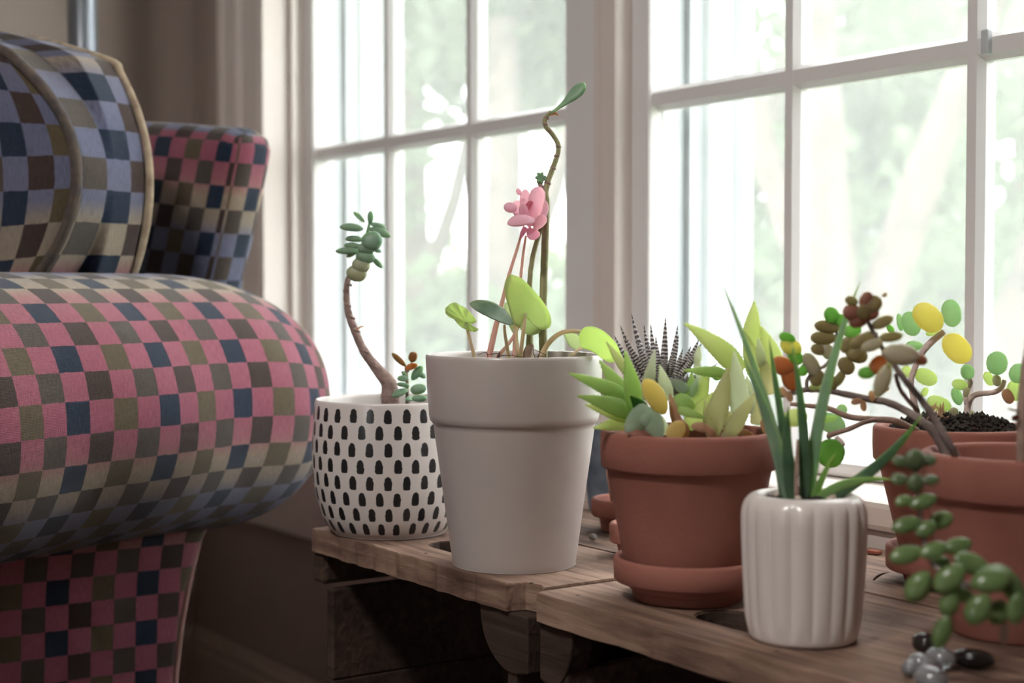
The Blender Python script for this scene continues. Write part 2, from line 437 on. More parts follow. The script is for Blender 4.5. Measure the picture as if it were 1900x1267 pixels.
def ptube(name, pl, mat, parent, rough=0, seg=10, sub=5):
    """pl: (px, py, depth, radius in photo pixels)"""
    pts = [at(a, b, t) for a, b, t, r in pl]
    return tube(name, pts, [r * t / FPX for a, b, t, r in pl], mat, parent, seg, sub, rough)

PROF = {
    'lance': ((0, .62), (.12, .86), (.3, 1), (.5, .86), (.75, .5), (.92, .18), (1, .02)),
    'sword': ((0, .8), (.2, 1), (.5, .88), (.8, .5), (.95, .16), (1, .02)),
    'oval': ((0, .12), (.05, .35), (.14, .62), (.3, .89), (.52, 1), (.72, .9), (.87, .65), (.96, .34), (1, .04)),
    'round': ((0, .10), (.035, .38), (.12, .68), (.26, .9), (.5, 1), (.74, .9), (.88, .68), (.965, .38), (1, .05)),
    'spoon': ((0, .16), (.2, .24), (.42, .5), (.62, .86), (.78, 1), (.9, .82), (.97, .45), (1, .05)),
    'petal': ((0, .25), (.2, .5), (.45, .85), (.7, 1), (.88, .85), (.97, .45), (1, .08)),
    'strap': ((0, .6), (.1, .85), (.4, 1), (.7, .85), (.9, .5), (.97, .25), (1, .03)),
}
def interp(tab, u):
    for (a, x), (b, y) in zip(tab, tab[1:]):
        if u <= b: return x + (y - x) * (u - a) / (b - a)
    return tab[-1][1]
def leaf(base, tip, width, mat, parent, prof='oval', thick=.3, bend=0.0, normal=None, name='leaf', nv=10, chan=0.0, teeth=0, mid=None):
    """a fleshy leaf as a closed surface from base to tip; thick is a share of the width; normal: where its broad face looks"""
    base = Vector(base); tip = Vector(tip)
    ax = tip - base; Ln = ax.length; axn = ax.normalized()
    n = Vector(normal) if normal is not None else -FW
    n = n - axn * n.dot(axn)
    if n.length < 1e-4: n = UP - axn * UP.dot(axn)
    n.normalize(); sd = axn.cross(n)
    tab = PROF[prof]
    us = [a for a, _ in tab]
    fine = []
    for a, b in zip(us, us[1:]):
        k = max(1, int(round((b - a) / (.09 if not teeth else .035))))
        fine += [a + (b - a) * i / k for i in range(k)]
    fine.append(1.0)
    V, F, UV = [], [], []
    for q, u in enumerate(fine):
        if mid is not None:
            c = base * (1 - u) ** 2 + Vector(mid) * 2 * u * (1 - u) + tip * u * u
        else:
            c = base + ax * u + n * (bend * Ln * 4 * u * (1 - u))
        wv = interp(tab, u) * width / 2
        if teeth and q % 2 and u < .97: wv = wv + teeth
        h = interp(tab, u) ** .8 * width / 2 * thick
        for s in range(nv):
            a = 2 * PI * s / nv
            ca = math.cos(a); sa = math.sin(a)
            zz = h * sa - chan * wv * (1 - ca * ca)
            V.append(c + sd * wv * ca + n * zz)
            UV.append((s / nv, u))
    m = len(fine)
    for i in range(m - 1):
        for s in range(nv):
            q = i * nv + s; q2 = i * nv + (s + 1) % nv
            F.append((q, q2, q2 + nv, q + nv))
    F.append(tuple(range(nv))[::-1]); F.append(tuple(range((m - 1) * nv, m * nv)))
    return make(name, V, F, mat, parent, UV)
def pleaf(bx, by, tx, ty, wpx, t, mat, parent, prof='oval', thick=.3, bend=0.0, dt=0.0, tilt=(0, 0), **k):
    """leaf given by photo pixels at depth t; the tip lies dt metres deeper; tilt leans the broad face (right, up)"""
    b = at(bx, by, t); e = at(tx, ty, t + dt)
    n = -FW + RT * tilt[0] + UP * tilt[1]
    return leaf(b, e, wpx * t / FPX, mat, parent, prof, thick, bend, n, **k)
def eleaf(cx, cy, w_, h_, ang, t, mat, parent, prof='round', thick=.35, tilt=(0, 0), dt=0.0, **k):
    """rounded leaf by its centre, length w_, breadth h_ and direction ang (degrees, up is 90) of its tip"""
    c = math.cos(math.radians(ang)) * w_ / 2; s = math.sin(math.radians(ang)) * w_ / 2
    return pleaf(cx - c, cy + s, cx + c, cy - s, h_, t - dt / 2, mat, parent, prof, thick, dt=dt, tilt=tilt, **k)

def sheet_leaf(outline, centre, t, mat, parent, cup=.15, dtop=0.0, name='leaf', ruffle=0):
    """a thin round leaf: rings from the petiole to the outline, cupped, 0.8 mm thick"""
    c = at(*centre, t); O = []
    ol = smooth_profile([tuple(p) for p in outline] + [tuple(outline[0])], 4)[:-1]
    for (x, y) in ol: O.append(at(x, y, t) - c)
    R = max(v.length for v in O)
    V, F = [], []; rings = 5; n = len(O)
    V.append(c)
    for k in range(1, rings + 1):
        f = k / rings
        for q, v in enumerate(O):
            p = c + v * f
            rr = v.length * f / R
            vy = v.dot(UP) * f / R
            V.append(p - FW * (cup * R * rr * rr) + FW * (dtop * R * vy) + FW * (ruffle * R * f * f * math.sin(q * 1.1)))
    for q in range(n): F.append((0, 1 + q, 1 + (q + 1) % n))
    for k in range(rings - 1):
        for q in range(n):
            a = 1 + k * n + q; b = 1 + k * n + (q + 1) % n
            F.append((a, a + n, b + n, b))
    o = make(name, V, F, mat, parent)
    md = o.modifiers.new('thickness', 'SOLIDIFY'); md.thickness = .0008
    return o

# ------------------------------------------------------------------ room
WY = 1.03          # inner face of the window wall
GY = 1.11          # plane of the glass
WL = -2.50; WR = 2.6; WB = -3.55; CH = 2.5
LX0, LX1 = -2.20, -1.41      # left window opening
RX0, RX1 = -1.36, -0.60      # right window opening
WZ0, WZ1 = 0.52, 1.72
struct('floor', (WL, WB, -.1), (WR, WY + .2, 0), 'floor')
struct('ceiling', (WL, WB, CH), (WR, WY + .2, CH + .1), 'ceiling')
struct('wall_left', (WL - .1, WB, 0), (WL, WY + .2, CH), 'wall')
struct('wall_right', (WR, WB, 0), (WR + .1, WY + .2, CH), 'wall_pale')
# window wall: four pieces joined into one wall with the double opening
def wall_with_holes(name, y0, y1, x0, x1, holes, mat):
    xs = sorted({x0, x1, *[h[0] for h in holes], *[h[1] for h in holes]}); zs = sorted({0, CH, *[h[2] for h in holes], *[h[3] for h in holes]})
    V, F = [], []
    for a, b in zip(xs, xs[1:]):
        for c, d in zip(zs, zs[1:]):
            mx, mz = (a + b) / 2, (c + d) / 2
            if any(h[0] < mx < h[1] and h[2] < mz < h[3] for h in holes): continue
            v, f = box_vf((a, y0, c), (b, y1, d)); k = len(V); V += v; F += [tuple(i + k for i in q) for q in f]
    o = make(name, V, F, mat, smooth=False, kind='structure'); return o
wall_with_holes('wall_window', WY, WY + .18, WL, WR, [(LX0, RX1, WZ0 - .02, WZ1)], 'wall')
wall_with_holes('wall_rear', WB - .1, WB, WL, WR, [(.5, 1.2, 1.0, 1.9)], 'wall_pale')  # opening added out of view to let in fill light

lathe('fill_light_ring', [(.17, 0), (.19, .0), (.20, .012), (.20, .055), (0, .055), (0, .012), (.165, .012), (.17, 0)], (-.25, -.75, 2.445), 'pole', seg=40)['kind'] = 'structure'      # ring added around the unseen fill light

# baseboards
def baseboard(name, p0, p1, inward):
    d = (Vector(p1) - Vector(p0)); prof = [(0, 0), (.018, 0), (.018, .012), (.014, .018), (.014, .095), (.011, .103), (.011, .115), (.007, .122), (.004, .131), (0, .131)]
    V, F = [], []
    n = Vector(inward)
    for q in (p0, p1):
        for a, z in prof: V.append(Vector(q) + n * a + Vector((0, 0, z)))
    m = len(prof)
    for k in range(m): F.append((k, (k + 1) % m, (k + 1) % m + m, k + m))
    F.append(tuple(range(m))); F.append(tuple(range(m, 2 * m)))
    return make(name, V, F, 'baseboard', smooth=False, kind='structure')
baseboard('baseboard_window', (WL, WY, 0), (WR, WY, 0), (0, -1, 0))
baseboard('baseboard_left', (WL, WB, 0), (WL, WY, 0), (1, 0, 0))

# casing, stool, apron, mullion
def profile_strip(name, x0, x1, prof, z0, z1, mat):
    """vertical moulding: prof lists (share of width, how far it stands into the room from the wall)"""
    V, F = [], []
    for z in (z0, z1):
        for f, d in prof: V.append((x0 + (x1 - x0) * f, WY - d, z))
    m = len(prof)
    for k in range(m - 1): F.append((k, k + 1, k + 1 + m, k + m))
    F.append((0, m, 2 * m - 1, m - 1)); F.append(tuple(range(m))); F.append(tuple(range(m, 2 * m)))
    return make(name, V, F, mat, smooth=False, kind='structure')
profile_strip('trim_1', -2.345, -2.195, [(0, 0), (0, .02), (.1, .02), (.14, .016), (.42, .016), (.46, .012), (.5, .016), (.54, .011), (.9, .011), (.95, .008), (1, .008), (1, 0)], WZ0 - .02, WZ1 + .1, 'trim')
def hmould(name, a, b, mat, bev=.004): return struct(name, a, b, mat, bev)
hmould('trim_2', (-2.36, WY - .03, .512), (-.4, WY + .09, .539), 'trim', .006)          # window stool
hmould('trim_3', (-2.345, WY - .022, .349), (-.4, WY, .512), 'trim', .005)              # apron below it
hmould('trim_4', (-2.345, WY - .02, WZ1), (-.4, WY, WZ1 + .12), 'trim', .004)          # head casing
# mullion between the windows, with grooves
mp = [(-1.41, 1.20), (-1.41, 1.078), (-1.405, 1.074), (-1.3965, 1.074), (-1.395, 1.078), (-1.393, 1.078), (-1.391, 1.074), (-1.372, 1.074), (-1.37, 1.071), (-1.362, 1.071), (-1.36, 1.074), (-1.36, 1.20)]
V = [(x, y, z) for z in (WZ0, WZ1) for x, y in mp]; m = len(mp)
make('trim_5', V, [(k, (k + 1) % m, (k + 1) % m + m, k + m) for k in range(m)] + [tuple(range(m)), tuple(range(m, 2 * m))], 'trim', smooth=False, kind='structure')
# left jamb with its stop moulding
jp = [(-2.196, WY - .002), (-2.196, 1.068), (-2.184, 1.068), (-2.184, 1.076), (-2.190, 1.08), (-2.190, 1.098), (-2.24, 1.098), (-2.24, WY)]
V = [(x, y, z) for z in (WZ0, WZ1) for x, y in jp]; m = len(jp)
make('trim_6', V, [(k, (k + 1) % m, (k + 1) % m + m, k + m) for k in range(m)] + [tuple(range(m)), tuple(range(m, 2 * m))], 'trim', smooth=False, kind='structure')

def window(name, x0, x1, gx0, gx1, muntx, zb, label):
    """sash with panes: x0..x1 opening, gx0..gx1 sight lines of the glass"""
    t = bpy.data.objects.new(name, None); COL.objects.link(t); t.location = ((x0 + x1) / 2, GY, WZ0); t['kind'] = 'structure'; t['label'] = label
    y0, y1 = 1.092, 1.132
    g0 = .555; g1 = WZ1 - .05
    box('stile', (x0, y0, WZ0 + .02), (gx0, y1, WZ1), 'sash', t, .004)
    box('stile', (gx1, y0, WZ0 + .02), (x1, y1, WZ1), 'sash', t, .004)
    box('rail', (gx0, y0 + .0005, WZ0 + .02), (gx1, y1, g0), 'sash', t, .004)
    box('rail', (gx0, y0 + .0005, g1), (gx1, y1, WZ1), 'sash', t, .004)
    def bar(vertical, c, a, b, hw):
        prof = [(-hw, .006), (-hw, -.004), (-hw * .55, -.012), (hw * .55, -.012), (hw, -.004), (hw, .006), (hw * .55, .014), (-hw * .55, .014)]
        V = []
        for e in (a, b):
            for q, d in prof:
                V.append((c + q, GY + d, e) if vertical else (e, GY + d + .0004, c + q))
        m = 8
        F = [(k, (k + 1) % m, (k + 1) % m + m, k + m) for k in range(m)] + [tuple(range(m)), tuple(range(m, 2 * m))]
        make('muntin', V, F, 'sash', t, smooth=False)
    for x in muntx: bar(True, x, g0, g1, .0095)
    zs = [zb, zb + .385]
    for z in zs: bar(False, z, gx0, gx1, .0125)
    xs = [gx0, *muntx, gx1]; zz = [g0, *zs, g1]
    for a, b in zip(xs, xs[1:]):
        for c, d in zip(zz, zz[1:]):
            box('pane', (a, GY + .0005, c), (b, GY + .0035, d), 'glass', t)
    # outside: reveal with storm tracks, sill and insect screen
    for k, (dx, ya, yb) in enumerate(((.0, 1.132, 1.15), (.008, 1.15, 1.158), (.0, 1.158, 1.178), (.01, 1.178, 1.186), (-.004, 1.186, 1.23), (.012, 1.23, 1.245))):
        box('track', (x0 - .02, ya, WZ0), (gx0 - .004 + dx, yb, WZ1), 'ext_white', t)
        box('track', (gx1 + .004 - dx, ya, WZ0), (x1 + .02, yb, WZ1), 'ext_white', t)
    box('outer_sill', (x0, 1.132, WZ0 - .03), (x1, 1.30, WZ0 + .01), 'ext_white', t)
    box('insect_screen', (gx0, 1.167, WZ0 + .01), (gx1, 1.1672, WZ1), 'screen', t)
    return t
window('window_1', LX0, LX1, -2.162, -1.488, (-1.937, -1.713), .938, 'white casement window left of the mullion, three panes wide')
window('window_2', RX0, RX1, -1.327, -.66, (-1.112, -.884), .938, 'white casement window right of the mullion, behind the pots')

p_ = at(1831, 78, 1.3); k_ = (GY - .014 - CAM.y) / (p_.y - CAM.y); p_ = CAM + (p_ - CAM) * k_
w2 = bpy.data.objects['window_2']
bevel_obj(box('grille_clip', (p_.x - .004, p_.y - .004, p_.z - .011), (p_.x + .004, p_.y + .003, p_.z + .011), 'ext_white', w2), .0015)

# ------------------------------------------------------------------ outside: lawn, trees, hedge
make('ground', [(-40, 1.3, -.45), (10, 1.3, -.45), (10, 45, -.45), (-40, 45, -.45)], [(0, 1, 2, 3)], 'lawn', kind='structure', smooth=False)
def foliage_vf(blobs, n, size, rnd):
    V, F = [], []
    tot = sum(b[3] ** 2 for b in blobs)
    for (x, y, z, r) in blobs:
        for _ in range(int(n * r * r / tot)):
            d = Vector((rnd.gauss(0, 1), rnd.gauss(0, 1), rnd.gauss(0, 1))).normalized() * r * rnd.random() ** .45
            c = Vector((x, y, z)) + Vector((d.x, d.y, d.z * .8))
            a = Vector((rnd.gauss(0, 1), rnd.gauss(0, 1), rnd.gauss(0, 1))).normalized()
            b = a.cross(Vector((rnd.gauss(0, 1), rnd.gauss(0, 1), rnd.gauss(0, 1)))).normalized()
            s = size * rnd.uniform(.6, 1.3); k = len(V)
            V += [c - a * s, c + b * s * .45, c + a * s, c - b * s * .45]
            F += [(k, k + 1, k + 2), (k, k + 2, k + 3)]
    return V, F
def tree(label, base, trunk, branches, blobs, n, size, seed, mat='foliage'):
    rnd = random.Random(seed)
    t = thing('garden_tree', label, 'tree', base, 'trees outside the windows')
    B = Vector(base)
    tube('trunk', [B + Vector(p[:3]) for p in trunk], [p[3] for p in trunk], 'trunk', t, 10, 4, .1)
    for br in branches:
        tube('branch', [B + Vector(p[:3]) for p in br], [p[3] for p in br], 'trunk', t, 8, 4, .1)
    V, F = foliage_vf([(B.x + x, B.y + y, B.z + z, r) for x, y, z, r in blobs], n, size, rnd)
    make('foliage', V, F, mat, t, smooth=False, kind='stuff')
    return t
def dirpt(px, t, z=-.45):
    p = at(px, 535, t); return (p.x, p.y, z)
def crown(w_, h0, h1, k, seed, r=(.5, .9)):
    rnd = random.Random(seed)
    return [(rnd.uniform(-w_, w_), rnd.uniform(-w_, w_), rnd.uniform(h0, h1), rnd.uniform(*r)) for _ in range(k)]
RTv = RT
def lean(s, h): return RTv.x * s, RTv.y * s, h
tree('forked garden tree whose pale limbs slant up to the right behind the right window', dirpt(1545, 5.2),
     [(0, 0, 0, .13), (*lean(.02, .5), .11), (*lean(.0, 1.0), .10), (*lean(-.08, 2.0), .09), (*lean(-.1, 3.2), .07)],
     [[(*lean(.01, .75), .085), (*lean(.2, 1.25), .075), (*lean(.42, 1.85), .06), (*lean(.75, 2.7), .05)],
      [(*lean(-.02, 1.1), .07), (*lean(-.22, 1.6), .05), (*lean(-.5, 2.6), .04)]],
     [(-.9, .7, 2.6, .8), (.4, .9, 2.7, .8), (1.0, .3, 2.2, .5), (-.2, 1.2, 1.6, .5)], 2200, .06, 1)
tree('slim garden tree leaning right, low behind the right window', dirpt(1770, 6.0),
     [(0, 0, 0, .11), (*lean(.18, .8), .10), (*lean(.45, 1.7), .08), (*lean(.8, 3.0), .06)],
     [[(*lean(.1, .6), .06), (*lean(.5, 1.1), .05), (*lean(.9, 1.4), .04)]],
     [(.3, .6, 1.9, .7), (1.0, 1.0, 2.4, .8), (.2, .9, 1.2, .45), (-.5, .8, 1.3, .4)], 2200, .06, 2)
for i, (px, t_, w_, k, n, lab) in enumerate((
        (760, 9.0, 1.0, 7, 4200, 'leafy garden tree beyond the left window, farthest left'),
        (930, 8.0, .9, 7, 4200, 'leafy garden tree beyond the middle column of the left window'),
        (1290, 8.5, 1.0, 8, 4600, 'leafy garden tree beyond the left column of the right window'),
        (1440, 10.5, 1.3, 9, 5200, 'far leafy garden tree seen left of the forked tree'),
        (1660, 11.0, 1.4, 9, 5200, 'far leafy garden tree behind the forked tree'),
        (1900, 9.0, 1.1, 8, 4600, 'leafy garden tree at the edge of the right window'))):
    tree(lab, dirpt(px, t_), [(0, 0, 0, .14), (.03, 0, 1.2, .11), (-.05, .05, 2.6, .08)],
         [[(.02, 0, 1.0, .06), (.35, .1, 1.7, .05), (.6, .1, 2.4, .03)]],
         crown(w_, .9, 3.4, k, 20 + i, (.4, .75)), int(n * .42), .11, 40 + i)
V, F = foliage_vf([(dirpt(px, 13.5)[0] , dirpt(px, 13.5)[1], z, .8) for px in range(400, 2150, 120) for z in (.0, .6)], 14000, .1, random.Random(5))
tag(make('hedge', V, F, 'foliage2', smooth=False, kind='stuff'), 'pale green hedge across the far end of the lawn', 'hedge')

# ------------------------------------------------------------------ armchair
CU, CV = .0235, .0268
chair = thing('armchair', 'roll-arm armchair in pink, navy, brown and lavender check weave', 'armchair', (-1.75, .3, 0))
def grid_obj(name, fn, nu, nv, mat, parent, wrap=False):
    V, UV, F = [], [], []
    for i in range(nu + 1):
        for j in range(nv + 1):
            p, q = fn(i / nu, j / nv); V.append(p); UV.append(q)
    for i in range(nu):
        for j in range(nv):
            a = i * (nv + 1) + j; F.append((a, a + nv + 1, a + nv + 2, a + 1))
    return make(name, V, F, mat, parent, UV)
def turn(p, deg=24):
    """the chair stands turned a little away from the wall's direction"""
    x, y = p.x + 1.487, p.y - .5; TURN = math.radians(deg)
    return Vector((-1.462 + x * math.cos(TURN) - y * math.sin(TURN), .5 + x * math.sin(TURN) + y * math.cos(TURN), p.z))
def roll_fn(a, b):
    y0, ys, L_ = -.25, .60, .215
    # even arc length towards the rounded end
    s = y0 + (ys - y0) * min(a / .72, 1)
    e = max(0, (a - .72) / .28)
    if e > 0:
        th = e * PI / 2
        g = max(math.cos(th), 0) ** .84; yy = ys + L_ * math.sin(th) ** .93
    else: g = 1; yy = s
    ph = PI + b * 2 * PI
    c, sn = math.cos(ph), math.sin(ph)
    rx, rz = .172, .136
    k = 2 / 2.15
    x = math.copysign(abs(c) ** k, c) * rx * g; z = math.copysign(abs(sn) ** k, sn) * rz * g
    sag = .016 * math.exp(-((yy - .72) / .09) ** 2)
    lump = .003 * math.sin(yy * 31 + ph * 2) * g
    P = Vector((-1.524 + x * (1 + lump * 6), yy, .604 + z - sag * (.5 - .5 * sn)))
    arc = (yy - .03) if e == 0 else (ys - .03) + .30 * e * (1 - .1 * e)
    return turn(P), (arc / .0262 + 40, (-ph * .146 / CV) + 15 * 4 + 9.0)
grid_obj('arm_roll', roll_fn, 90, 72, 'fabric', chair)
# outside panel under the roll with its curved rear edge
def pedge(z): return .594 + .014 * (z / .5) + .03 * max(0, (z - .25) / .25) ** 2.2
def panel_fn(a, b):
    z = b * .5
    ye = pedge(z)
    xo = -1.530 - .02 * math.sin(b * PI) + .03 * max(0, (b - .8) / .2) ** 2
    if a < .85:
        y = -.35 + (ye - .012 + .35) * a / .85; return turn(Vector((xo, y, z)), -2), (y / CU + 40.3, -z / CV + 62)
    e = (a - .85) / .15
    th = min(e * 2, 1) * PI / 2
    y = ye - .012 + .012 * math.sin(th); x = xo - .012 * (1 - math.cos(th)) - max(0, e - .5) * 2 * .3
    return turn(Vector((x, y, z)), -2), ((y + (xo - x)) / CU + 40.3, -z / CV + 62)
grid_obj('side_panel', panel_fn, 48, 30, 'fabric', chair)
tube('edge_welt', [turn(Vector((-1.534 - .02 * math.sin(b * PI), pedge(b * .5) - .002, b * .5)), -2) for b in [k / 12 for k in range(12)]], .0035, 'piping_pink', chair, 8, 3)
def rbox(name, c, h, r, mat, parent, n=16, deform=None, uvo=(0, 0), loc=None, scale=1.0):
    V, F, UV = [], [], []
    c = Vector(c)
    axes = [(0, 1, 2, 1), (0, 1, 2, -1), (1, 2, 0, 1), (1, 2, 0, -1), (0, 2, 1, 1), (0, 2, 1, -1)]
    for (ua, va, na, sg) in axes:
        st = len(V)
        for i in range(n + 1):
            for j in range(n + 1):
                p = [0, 0, 0]; p[ua] = 2 * i / n - 1; p[va] = 2 * j / n - 1; p[na] = sg
                q = Vector([p[k] * h[k] for k in range(3)])
                inn = Vector([max(-(h[k] - r), min(h[k] - r, q[k])) for k in range(3)])
                d = q - inn
                if d.length > 1e-9: q = inn + d.normalized() * r
                nn = [q[k] / h[k] for k in range(3)]
                if deform: q = deform(q, nn)
                V.append(turn(c + q))
                zc = p[2] * h[2]
                if na == 1: uvv = ((-sg * p[0] * h[0]) / CU, -zc / CV)
                elif na == 0: uvv = ((sg * p[1] * h[1]) / CU, -zc / CV)
                else: uvv = (p[0] * h[0] / CU, p[1] * h[1] / CV)
                UV.append((uvv[0] / scale + 40 + uvo[0], uvv[1] / scale + 60 + uvo[1]))
        flip = (sg > 0) == (na == 1)
        for i in range(n):
            for j in range(n):
                a = st + i * (n + 1) + j; f = (a, a + n + 1, a + n + 2, a + 1)
                F.append(f[::-1] if flip else f)
    o = make(name, V, F, mat, parent, UV, loc=loc)
    bm = bmesh.new(); bm.from_mesh(o.data)
    bmesh.ops.remove_doubles(bm, verts=bm.verts[:], dist=1e-5); bmesh.ops.recalc_face_normals(bm, faces=bm.faces[:])
    bm.to_mesh(o.data); bm.free()
    return o
def back_def(q, nn):
    lean_ = -.11 * (.5 - .5 * nn[2]) ** 1.0
    return Vector((q.x + lean_ + .012 * max(0, nn[0]) * max(0, nn[2]), q.y + .008 * math.sin(nn[2] * 2), q.z + .012 * math.sin(nn[0] * 3 + 1)))
rbox('backrest', (-1.83, .775, .672), (.305, .037, .245), .03, 'fabric', chair, 22, back_def, (.35, 12.6))
rbox('seat_cushion', (-1.82, .16, .56), (.19, .42, .172), .04, 'fabric', chair, 12)
rbox('base', (-1.84, .16, .20), (.20, .38, .19), .02, 'fabric', chair, 10)
for x in (-1.55, -2.03):
    for y in (-.22, .46): tube('leg', [turn(Vector((x, y, .03))), turn(Vector((x, y, 0)))], [.022, .016], 'crate_dark', chair, 10, 1)

# box cushion standing on the seat, leaning on the backrest
cush = thing('box_cushion', 'check box cushion with dark welted edges standing behind the chair arm', 'cushion', (-1.83, .548, .735))
def cdef(q, nn):
    a, b, c = nn
    cc = (c + .12) / 1.06
    x = a * (.315 - (.085 if b < 0 else .05) * cc * cc)
    y = q.y * (1.25 - .12 * (1 - c * c)) - .012 * (1 - c * c) * (b < 0) * 0 + math.copysign(1, b) * abs(b) * .035 * max(0, 1 - a * a) * (1 - c * c)
    return Vector((x, y + .006 * a * a, q.z + .02 * (1 - a * a) * c + .012 * math.sin(a * 4) * max(c, 0)))
CC = (-1.825, .54, .852); CH_ = (.3, .046, .125)
rbox('cover', CC, CH_, .012, 'fabric', cush, 26, cdef, (.2, 11.1), scale=1.22)
def cedge(sy, rad, mat):
    pts = []
    for k in range(25):
        c = -1 + 2 * k / 24
        pts.append(turn(Vector(CC) + cdef(Vector((.295, sy * .044, c * .121)), (1.0, sy * 1.0, c)) + Vector((.002, 0, 0))))
    top = [turn(Vector(CC) + cdef(Vector((a * .3, sy * .044, .123)), (a, sy * 1.0, 1.0))) for a in (.8, .5, .2, -.1, -.4, -.8)]
    tube('piping', pts + top, rad, mat, cush, 8, 3)
cedge(-1, .0058, 'piping'); cedge(1, .0042, 'piping_light')

# pole in the corner
pol = thing('metal_pole', 'grey metal pole standing in the corner behind the check cushion', 'pole', (*at(153, 50, 2.28).xy, 0))
px_, py_ = pol.location.x, pol.location.y
tube('shaft', [(px_, py_, .02), (px_, py_, 1.75)], .0225, 'pole', pol, 24, 1)
lathe('base', [(0, 0), (.11, 0), (.115, .006), (.11, .014), (.03, .022), (.023, .03), (0, .03)], (px_, py_, 0), 'pole', pol, 32)
lathe('finial', [(.023, 0), (.026, .004), (.026, .02), (.018, .03), (0, .034)], (px_, py_, 1.745), 'pole', pol, 24)

# ------------------------------------------------------------------ crates
CT = .5
def outline_board(name, outer, holes, z0, z1, mat, parent):
    bm = bmesh.new()
    for lp in [outer] + holes:
        vs = [bm.verts.new((x, y, z1)) for x, y in lp]
        for a, b in zip(vs, vs[1:] + vs[:1]): bm.edges.new((a, b))
    bmesh.ops.triangle_fill(bm, use_beauty=True, use_dissolve=False, edges=bm.edges[:], normal=(0, 0, 1))
    r = bmesh.ops.extrude_face_region(bm, geom=bm.faces[:])
    bmesh.ops.translate(bm, verts=[v for v in r['geom'] if isinstance(v, bmesh.types.BMVert)], vec=(0, 0, z0 - z1))
    bmesh.ops.recalc_face_normals(bm, faces=bm.faces[:])
    sharp = [e for e in bm.edges if len(e.link_faces) == 2 and e.calc_face_angle(0) > .9 and abs(e.verts[0].co.z - e.verts[1].co.z) < 1e-6 and e.verts[0].co.z > z0 + 1e-4]
    bmesh.ops.bevel(bm, geom=sharp, offset=.0022, segments=2, affect='EDGES', clamp_overlap=True)
    off = origin(parent) + Vector(((outer[0][0] + outer[len(outer) // 2][0]) / 2 - parent.location.x, .0, 0)) * 0
    for v in bm.verts: v.co -= off
    me = bpy.data.meshes.new(name); bm.to_mesh(me); bm.free()
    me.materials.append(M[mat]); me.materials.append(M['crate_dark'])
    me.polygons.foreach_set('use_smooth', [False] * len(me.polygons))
    for lp in holes:                      # shade inside the hand hole, painted with the darker wood
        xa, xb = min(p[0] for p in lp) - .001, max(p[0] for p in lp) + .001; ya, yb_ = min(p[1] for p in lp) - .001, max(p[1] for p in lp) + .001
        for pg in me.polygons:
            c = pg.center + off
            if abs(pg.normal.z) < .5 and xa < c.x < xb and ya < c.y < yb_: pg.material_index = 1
    o = bpy.data.objects.new(name, me); COL.objects.link(o); o.parent = parent
    return o
def rough_edge(x0, x1, y, amp, n, rnd):
    return [(x0 + (x1 - x0) * k / n, y + (rnd.uniform(-amp, amp) if 0 < k < n else 0)) for k in range(n + 1)]
def slot(x0, x1, y0, y1):
    r = (y1 - y0) / 2; yc = (y0 + y1) / 2; P = []
    for k in range(9): a = PI / 2 + PI * k / 8; P.append((x0 + r + r * math.cos(a), yc + r * math.sin(a)))
    for k in range(9): a = -PI / 2 + PI * k / 8; P.append((x1 - r + r * math.cos(a), yc + r * math.sin(a)))
    return P
